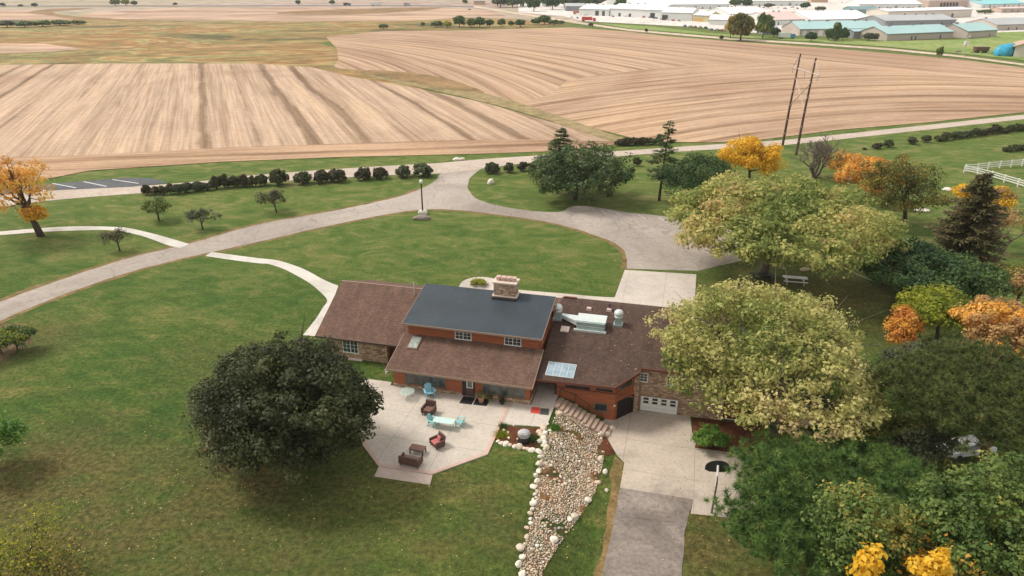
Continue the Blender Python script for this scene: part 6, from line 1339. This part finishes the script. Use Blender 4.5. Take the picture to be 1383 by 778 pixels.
shed('yellowish fronted white shed right of the aqua walled one', (936, 29), (956, 30), 20, 5.2, 2.8, plain('yellow wall', (0.55, 0.50, 0.30)), R_WHITE, [(.05, 9, 2.6)], doormat=plain('orange door', (0.55, 0.33, 0.10)))
shed('very long white warehouse in the left of the town', (824, 22), (892, 25), 30, 7, 4, WHITEW, R_WHITE, [(.17, 2.5, 3.2), (.38, 2.5, 3.2), (.80, 2.8, 4.5), (.84, 2.8, 4.5)])
shed('white warehouse left end with a big dark door', (782, 20.5), (822, 22), 28, 6, 3.5, WHITEW, R_WHITE, [(.55, 4, 4.5), (.78, 3, 4.5)])
shed('grey roofed small warehouse at the left end of the town', (764, 15), (790, 15), 26, 5, 2.5, GREYW, R_GREY)
shed('white roofed warehouse along the top edge', (856, 13), (985, 12), 60, 5, 5, WHITEW, R_WHITE)
shed('white roofed warehouse behind the orange topped trees', (990, 8), (1090, 8), 70, 6, 5, WHITEW, R_WHITE)
shed('white roofed warehouse left of the pinkish tan building', (1160, 12), (1245, 12), 40, 5, 4, WHITEW, R_WHITE)
shed('tan building with brown roof at the top edge', (1095, 3.5), (1118, 3.5), 30, 7, 2, plain('ochre wall', (0.52, 0.36, 0.20)), plain('ochre roof', (0.42, 0.28, 0.16)))
shed('tall white tower building among the far trees', (819, 10), (834, 10.5), 20, 14, 2, WHITEW, R_WHITE)
shed('small orange sided farmhouse near the dark round tree', (640, 6.5), (655, 6.5), 14, 5, 2.5, plain('ochre wall', (0.52, 0.36, 0.20)), R_GREY)
for k, (x, y) in enumerate([(702, 9), (732, 8), (757, 4.5), (780, 6)]):
    shed(ORD[k] + ' small white house from the left among the far trees', (x, y), (x + 6, y), 9, 3.5, 2.5, WHITEW, R_WHITE, name='house', cat='house')
# fabric barn at the right edge: a barrel arch seen end-on
t = thing('barn', 'cream walled barn with a tan roof edge, cut by the right edge', 'building', G(1368, 77), math.radians(-33))
m = MB(); W2, D2 = 30, 24; m.box(0, W2, 0, D2, -.3, 5.2); m.add([(0, 0, 5.2), (W2, 0, 5.2), (W2 / 2, 0, 11), (0, D2, 5.2), (W2, D2, 5.2), (W2 / 2, D2, 11)], [(0, 1, 2), (3, 5, 4)]); m.build('wall', CREAM, t)
m = MB(); m.slab([(-1, -1.2, 5.0), (W2 / 2, -1.2, 11.2), (W2 / 2, D2 + .5, 11.2), (-1, D2 + .5, 5.0)], .4); m.slab([(W2 / 2, -1.2, 11.2), (W2 + 1, -1.2, 5.0), (W2 + 1, D2 + .5, 5.0), (W2 / 2, D2 + .5, 11.2)], .4); m.build('roof', plain('tan fabric roof', (0.48, 0.33, 0.24)), t)
m = MB(); m.box(12, 18, -.06, .04, 0, 5); m.build('door', M_WHITE, t)
# blue tarped load, brown machines and a trailer
t = thing('tarped_load', 'bright blue tarpaulin heaped over a load by the cream barn', 'tarp', G(1357, 75.5)); me = rock_mesh('tarp', 91, plain('blue tarpaulin', (0.02, 0.30, 0.46), .4, .3, .5), 5.6, 3.4, 4.6, 3, .28); o = bpy.data.objects.new('tarp', me); COL.objects.link(o); o.parent = t; o.location = (0, 0, 1.2)
m = MB(); m.box(-4.5, 4.5, -2.2, 2.2, .4, .8); m.build('trailer_bed', M_DARK, t)
t = thing('farm_wagon', 'rusty brown farm wagon on the green verge', 'wagon', G(1324, 71.5)); m = MB(); m.box(-3.2, 3.2, -1.3, 1.3, .9, 3.0, tp=1.1); m.build('body', plain('rusty brown', (0.14, 0.065, 0.045)), t)
m = MB()
for x in (-2, 2): m.tube([(x, -1.4, .6), (x, 1.4, .6)], .6, 10)
m.build('wheels', M_TYRE, t)
for k, (x, y, w_) in enumerate([(1294, 70.5, 8), (1312, 71.8, 5), (1339, 73, 6)]):
    boulder((x, y), w_, ['dark heap of brush left of the utility pole base', 'dark heap of brush left of the rusty wagon', 'dark heap of brush between wagon and blue tarp'][k], 93 + k, 4, .5, name='brush_heap')
# far trees
FP = {}
def far_tree(px, w, h, pal, label, group, seed, cat='tree', conifer=False):
    base = G(*px); D = base.y * math.cos(PITCH) + CAMH * math.sin(PITCH); R = w / 2 / FPX * D; Hh = h / FPX * D
    key = (pal, seed % 3)
    if key not in FP:
        g = np.random.default_rng(500 + seed); P, N, bt, C, d = crown_pts(g, (1, 1, 1), 46, 46, .34, .25, .25, -.7, .8)
        P[:, 2] = P[:, 2] * .43 + .57; V, F, tt = leaves(g, P, N, .22, np.clip(bt * .5 + g.random(len(P)) * .5, 0, 1), .75)
        t = thing('distant_tree', label, cat, base, 0, group); np_mesh('crown', V, F, LM(pal), tt, t); mb = MB(); mb.tube([(0, 0, -.05), (.02, 0, .6)], [.08, .03], 5); mb.build('trunk', M_BARK, t)
        t.scale = (R, R, Hh); FP[key] = t; return t
    return dup(FP[key], base, seed * 1.3, label, group, (R, R, Hh))
T_ = [((1000, 55), 36, 34, 'olive', 'tall orange topped tree standing on the far road verge'), ((986, 52), 18, 28, 'palorange', 'thin orange tree left of the tall one on the far verge'), ((1030, 52), 24, 32, 'midgreen', 'mid green tree right of the orange topped one by the town'),
      ((1045, 50), 14, 13, 'deepgreen', 'low dark tree in front of the grey lean-to shed'), ((1095, 56), 14, 12, 'deepgreen', 'low dark conifer left of the round conifers by the teal building'), ((1119, 55), 14, 16, 'green', 'left tree of the dark round clump by the teal building'), ((1128, 54), 13, 22, 'midgreen', 'middle tall tree of the round clump by the teal building'), ((1138, 55.5), 12, 17, 'deepgreen', 'right tree of the dark round clump by the teal building'),
      ((1172, 55.5), 16, 11, 'greygreen', 'left grey-green round tree beside the porch shed'), ((1181, 55.5), 11, 10, 'greygreen', 'right grey-green round tree beside the porch shed'), ((1127, 56), 12, 9, 'bluegreen', 'small round blue-green tree in front of the round clump'),
      ((1268, 78), 9, 14, 'midgreen', 'lone small green tree by the field road below the teal building'), ((1087, 12.5), 12, 9, 'deepgreen', 'dark tree among white roofs near the top edge'), ((1108, 15), 16, 6, 'greygreen', 'low trees beside the broad white hall roof'), ((1038, 11), 13, 6, 'greygreen', 'low grey-green tree in the far lot')]
for k, (q, w_, h_, pal, lab) in enumerate(T_): far_tree(q, w_, h_, pal, lab, None, k)
bk = [(590, 26.5, 18, 8, 'midgreen'), (604, 26.5, 12, 8, 'yellowgreen'), (621, 26.5, 17, 15, 'green'), (636, 26.5, 14, 11, 'midgreen'), (648, 26.5, 16, 13, 'green'), (661, 26, 12, 10, 'green'), (678, 25.5, 12, 10, 'midgreen'), (690, 25, 9, 7, 'green')]
bk = [(x, y + 10.5, w_, h_, p_) for x, y, w_, h_, p_ in bk] + [(703, 36.5, 16, 10, 'green'), (724, 34, 13, 9, 'green'), (735, 33.5, 18, 12, 'green'), (748, 34, 16, 7, 'midgreen'), (757, 33, 10, 5, 'greygreen')]
for k, (x, y, w_, h_, pal) in enumerate(bk): far_tree((x, y), w_, h_, pal, ORD[k] + ' tree from left in bushy line beyond the right field', 'bushy line beyond the right field', k)
top = [(676, 10, 22, 14, 'greygreen'), (692, 10, 22, 13, 'green'), (707, 9, 24, 16, 'green'), (721, 15.5, 20, 20, 'deepgreen'), (738, 9, 20, 16, 'green'), (746, 13, 20, 18, 'deepgreen'), (762, 10, 22, 15, 'green'), (775, 9, 18, 15, 'deepgreen'), (790, 8, 22, 12, 'green'), (806, 8, 22, 12, 'greygreen'), (840, 11, 20, 14, 'green'), (853, 10, 18, 13, 'deepgreen'), (993, 10, 18, 12, 'green'), (1008, 10, 14, 11, 'deepgreen'), (1238, 10, 20, 6, 'midgreen'), (1330, 19, 20, 6, 'midgreen')]
for k, (x, y, w_, h_, pal) in enumerate(top): far_tree((x, y), w_, h_, pal, ORD[k] + ' tree from left in the belt behind the town', 'tree belt behind the town', k + 20)
lf = [(4, 9, 7, 5, 'shrub'), (28, 9.2, 7, 3, 'shrub'), (47, 9.5, 8, 5, 'deepgreen'), (156, 8, 14, 9, 'midgreen'), (170, 7.5, 12, 8, 'yellowgreen'), (182, 7.5, 9, 6, 'green'), (237, 7.5, 6, 4, 'shrub'), (403, 6.5, 7, 6, 'deepgreen'), (449, 6.5, 8, 6, 'green'), (628, 5.5, 8, 6, 'green'), (672, 8, 18, 9, 'shrub'), (518, 39, 12, 6, 'green'), (571, 36, 6, 6, 'midgreen'), (10, 37, 22, 9, 'greygreen'), (34, 37, 22, 8, 'green'), (58, 36, 24, 8, 'midgreen'), (82, 34.5, 24, 7, 'green'), (106, 33.5, 18, 6, 'midgreen'), (798, 36, 7, 5, 'shrub'), (873, 44, 5, 5, 'shrub'), (974, 54, 6, 6, 'shrub')]
WH = ['small bush in the extreme top left corner', 'low dark bush by the highway, second from the left edge', 'rounder dark bush by the highway, third from the left edge', 'pale roadside tree, left of three at the top left', 'yellowish roadside tree, middle of three at the top left', 'smaller green roadside tree, right of three at the top left',
      'lone dark bush right of the three roadside trees', 'left one of two dark trees on the highway verge', 'right one of two dark trees on the highway verge', 'dark tree left of the orange farmhouse', 'brown round tree right of the orange farmhouse', 'dark green bush in the marsh strip above the right field', 'small pale bush right of the dark one in the marsh strip',
      'willow bush at the left end of the marsh thicket', 'second bush from the left in the marsh thicket', 'middle bush of the marsh thicket', 'fourth bush from the left in the marsh thicket', 'right end bush of the marsh thicket', 'brown bush on the road verge below the red flatbed', 'small dark bush on the field road verge below the long white warehouse', 'small dark bush on the field road verge left of the orange topped tree']
for k, (x, y, w_, h_, pal) in enumerate(lf): far_tree((x, y), w_, h_, pal, WH[k], 'scattered bushes on the far plain', k + 50, 'bush')
# brown thicket behind the county road
for k in range(6): bush_copy((836 + k * 11, 196.5 - k * .3), 15, 9 + (k % 2) * 3, ORD[k] + ' brown thicket bush from the left at the field corner behind the county road', 'thicket at the field corner', 80 + k)

# ------------------------------------------------------------ fallen leaves
LITTER = leaf_mat('fallen leaves', [(0, (0.16, 0.09, 0.04)), (.5, (0.38, 0.26, 0.09)), (1, (0.60, 0.46, 0.20))], .1)
def litter(label, pts, size, seed):
    g2 = np.random.default_rng(seed); P = np.array(pts); N = unit(np.array([0, 0, 1.0]) + g2.normal(size=P.shape) * .25)
    V, F, tt = leaves(g2, P, N, size, g2.random(len(P)), .7, .1); o = np_mesh('fallen_leaves', V, F, LITTER, tt); o['kind'] = 'stuff'; o['label'] = label
rl_ = random.Random(3); pts = []
for _ in range(420):
    u = 31.4 - abs(rl_.gauss(0, 8)); v = rl_.uniform(1.4, 13.3)
    if u < 14.2 or (u > 23.3 and v < 4.3) or (u - 21.3) * 1.17 + (1.3 - v) > -.1: continue
    p = h2w(u, v, rr(v) + .03); pts.append(tuple(p))
litter('pale fallen leaves on the dark kitchen roof', pts, .12, 4)
pts = []
def scat(cx, cy, r, n):
    c = G(cx, cy)
    for _ in range(n):
        p = c + Vector((rl_.gauss(0, r), rl_.gauss(0, r), 0)); p.z = height(p.x, p.y) + .055; pts.append(tuple(p))
scat(1060, 400, 9, 1500); scat(1120, 380, 8, 900); scat(960, 640, 5, 260); scat(990, 600, 3, 300); scat(960, 730, 4, 260); scat(340, 640, 8, 500); scat(150, 680, 9, 500); scat(60, 740, 5, 500); scat(50, 325, 6, 500); scat(1010, 250, 5, 300); scat(830, 272, 5, 240); scat(640, 660, 8, 260); scat(1180, 300, 9, 700)
litter('fallen leaves strewn over the lawns under the trees', pts, .11, 5)
# ------------------------------------------------------------ air
mb = MB(); mb.box(-6500, 6500, -300, 7200, -4, 39); hz = mb.build('haze', M_WHITE); hz.data.materials.clear()
hm = bpy.data.materials.new('haze'); hm.use_nodes = True; hn = hm.node_tree; hn.nodes.remove(hn.nodes['Principled BSDF'])
pv = hn.nodes.new('ShaderNodeVolumePrincipled'); pv.inputs['Color'].default_value = (0.93, 0.94, 0.96, 1); pv.inputs['Density'].default_value = 0.0001; pv.inputs['Anisotropy'].default_value = 0.2
hn.links.new(pv.outputs[0], hn.nodes['Material Output'].inputs['Volume']); hz.data.materials.append(hm); hz['kind'] = 'stuff'; hz['label'] = 'thin pale haze over the plain'
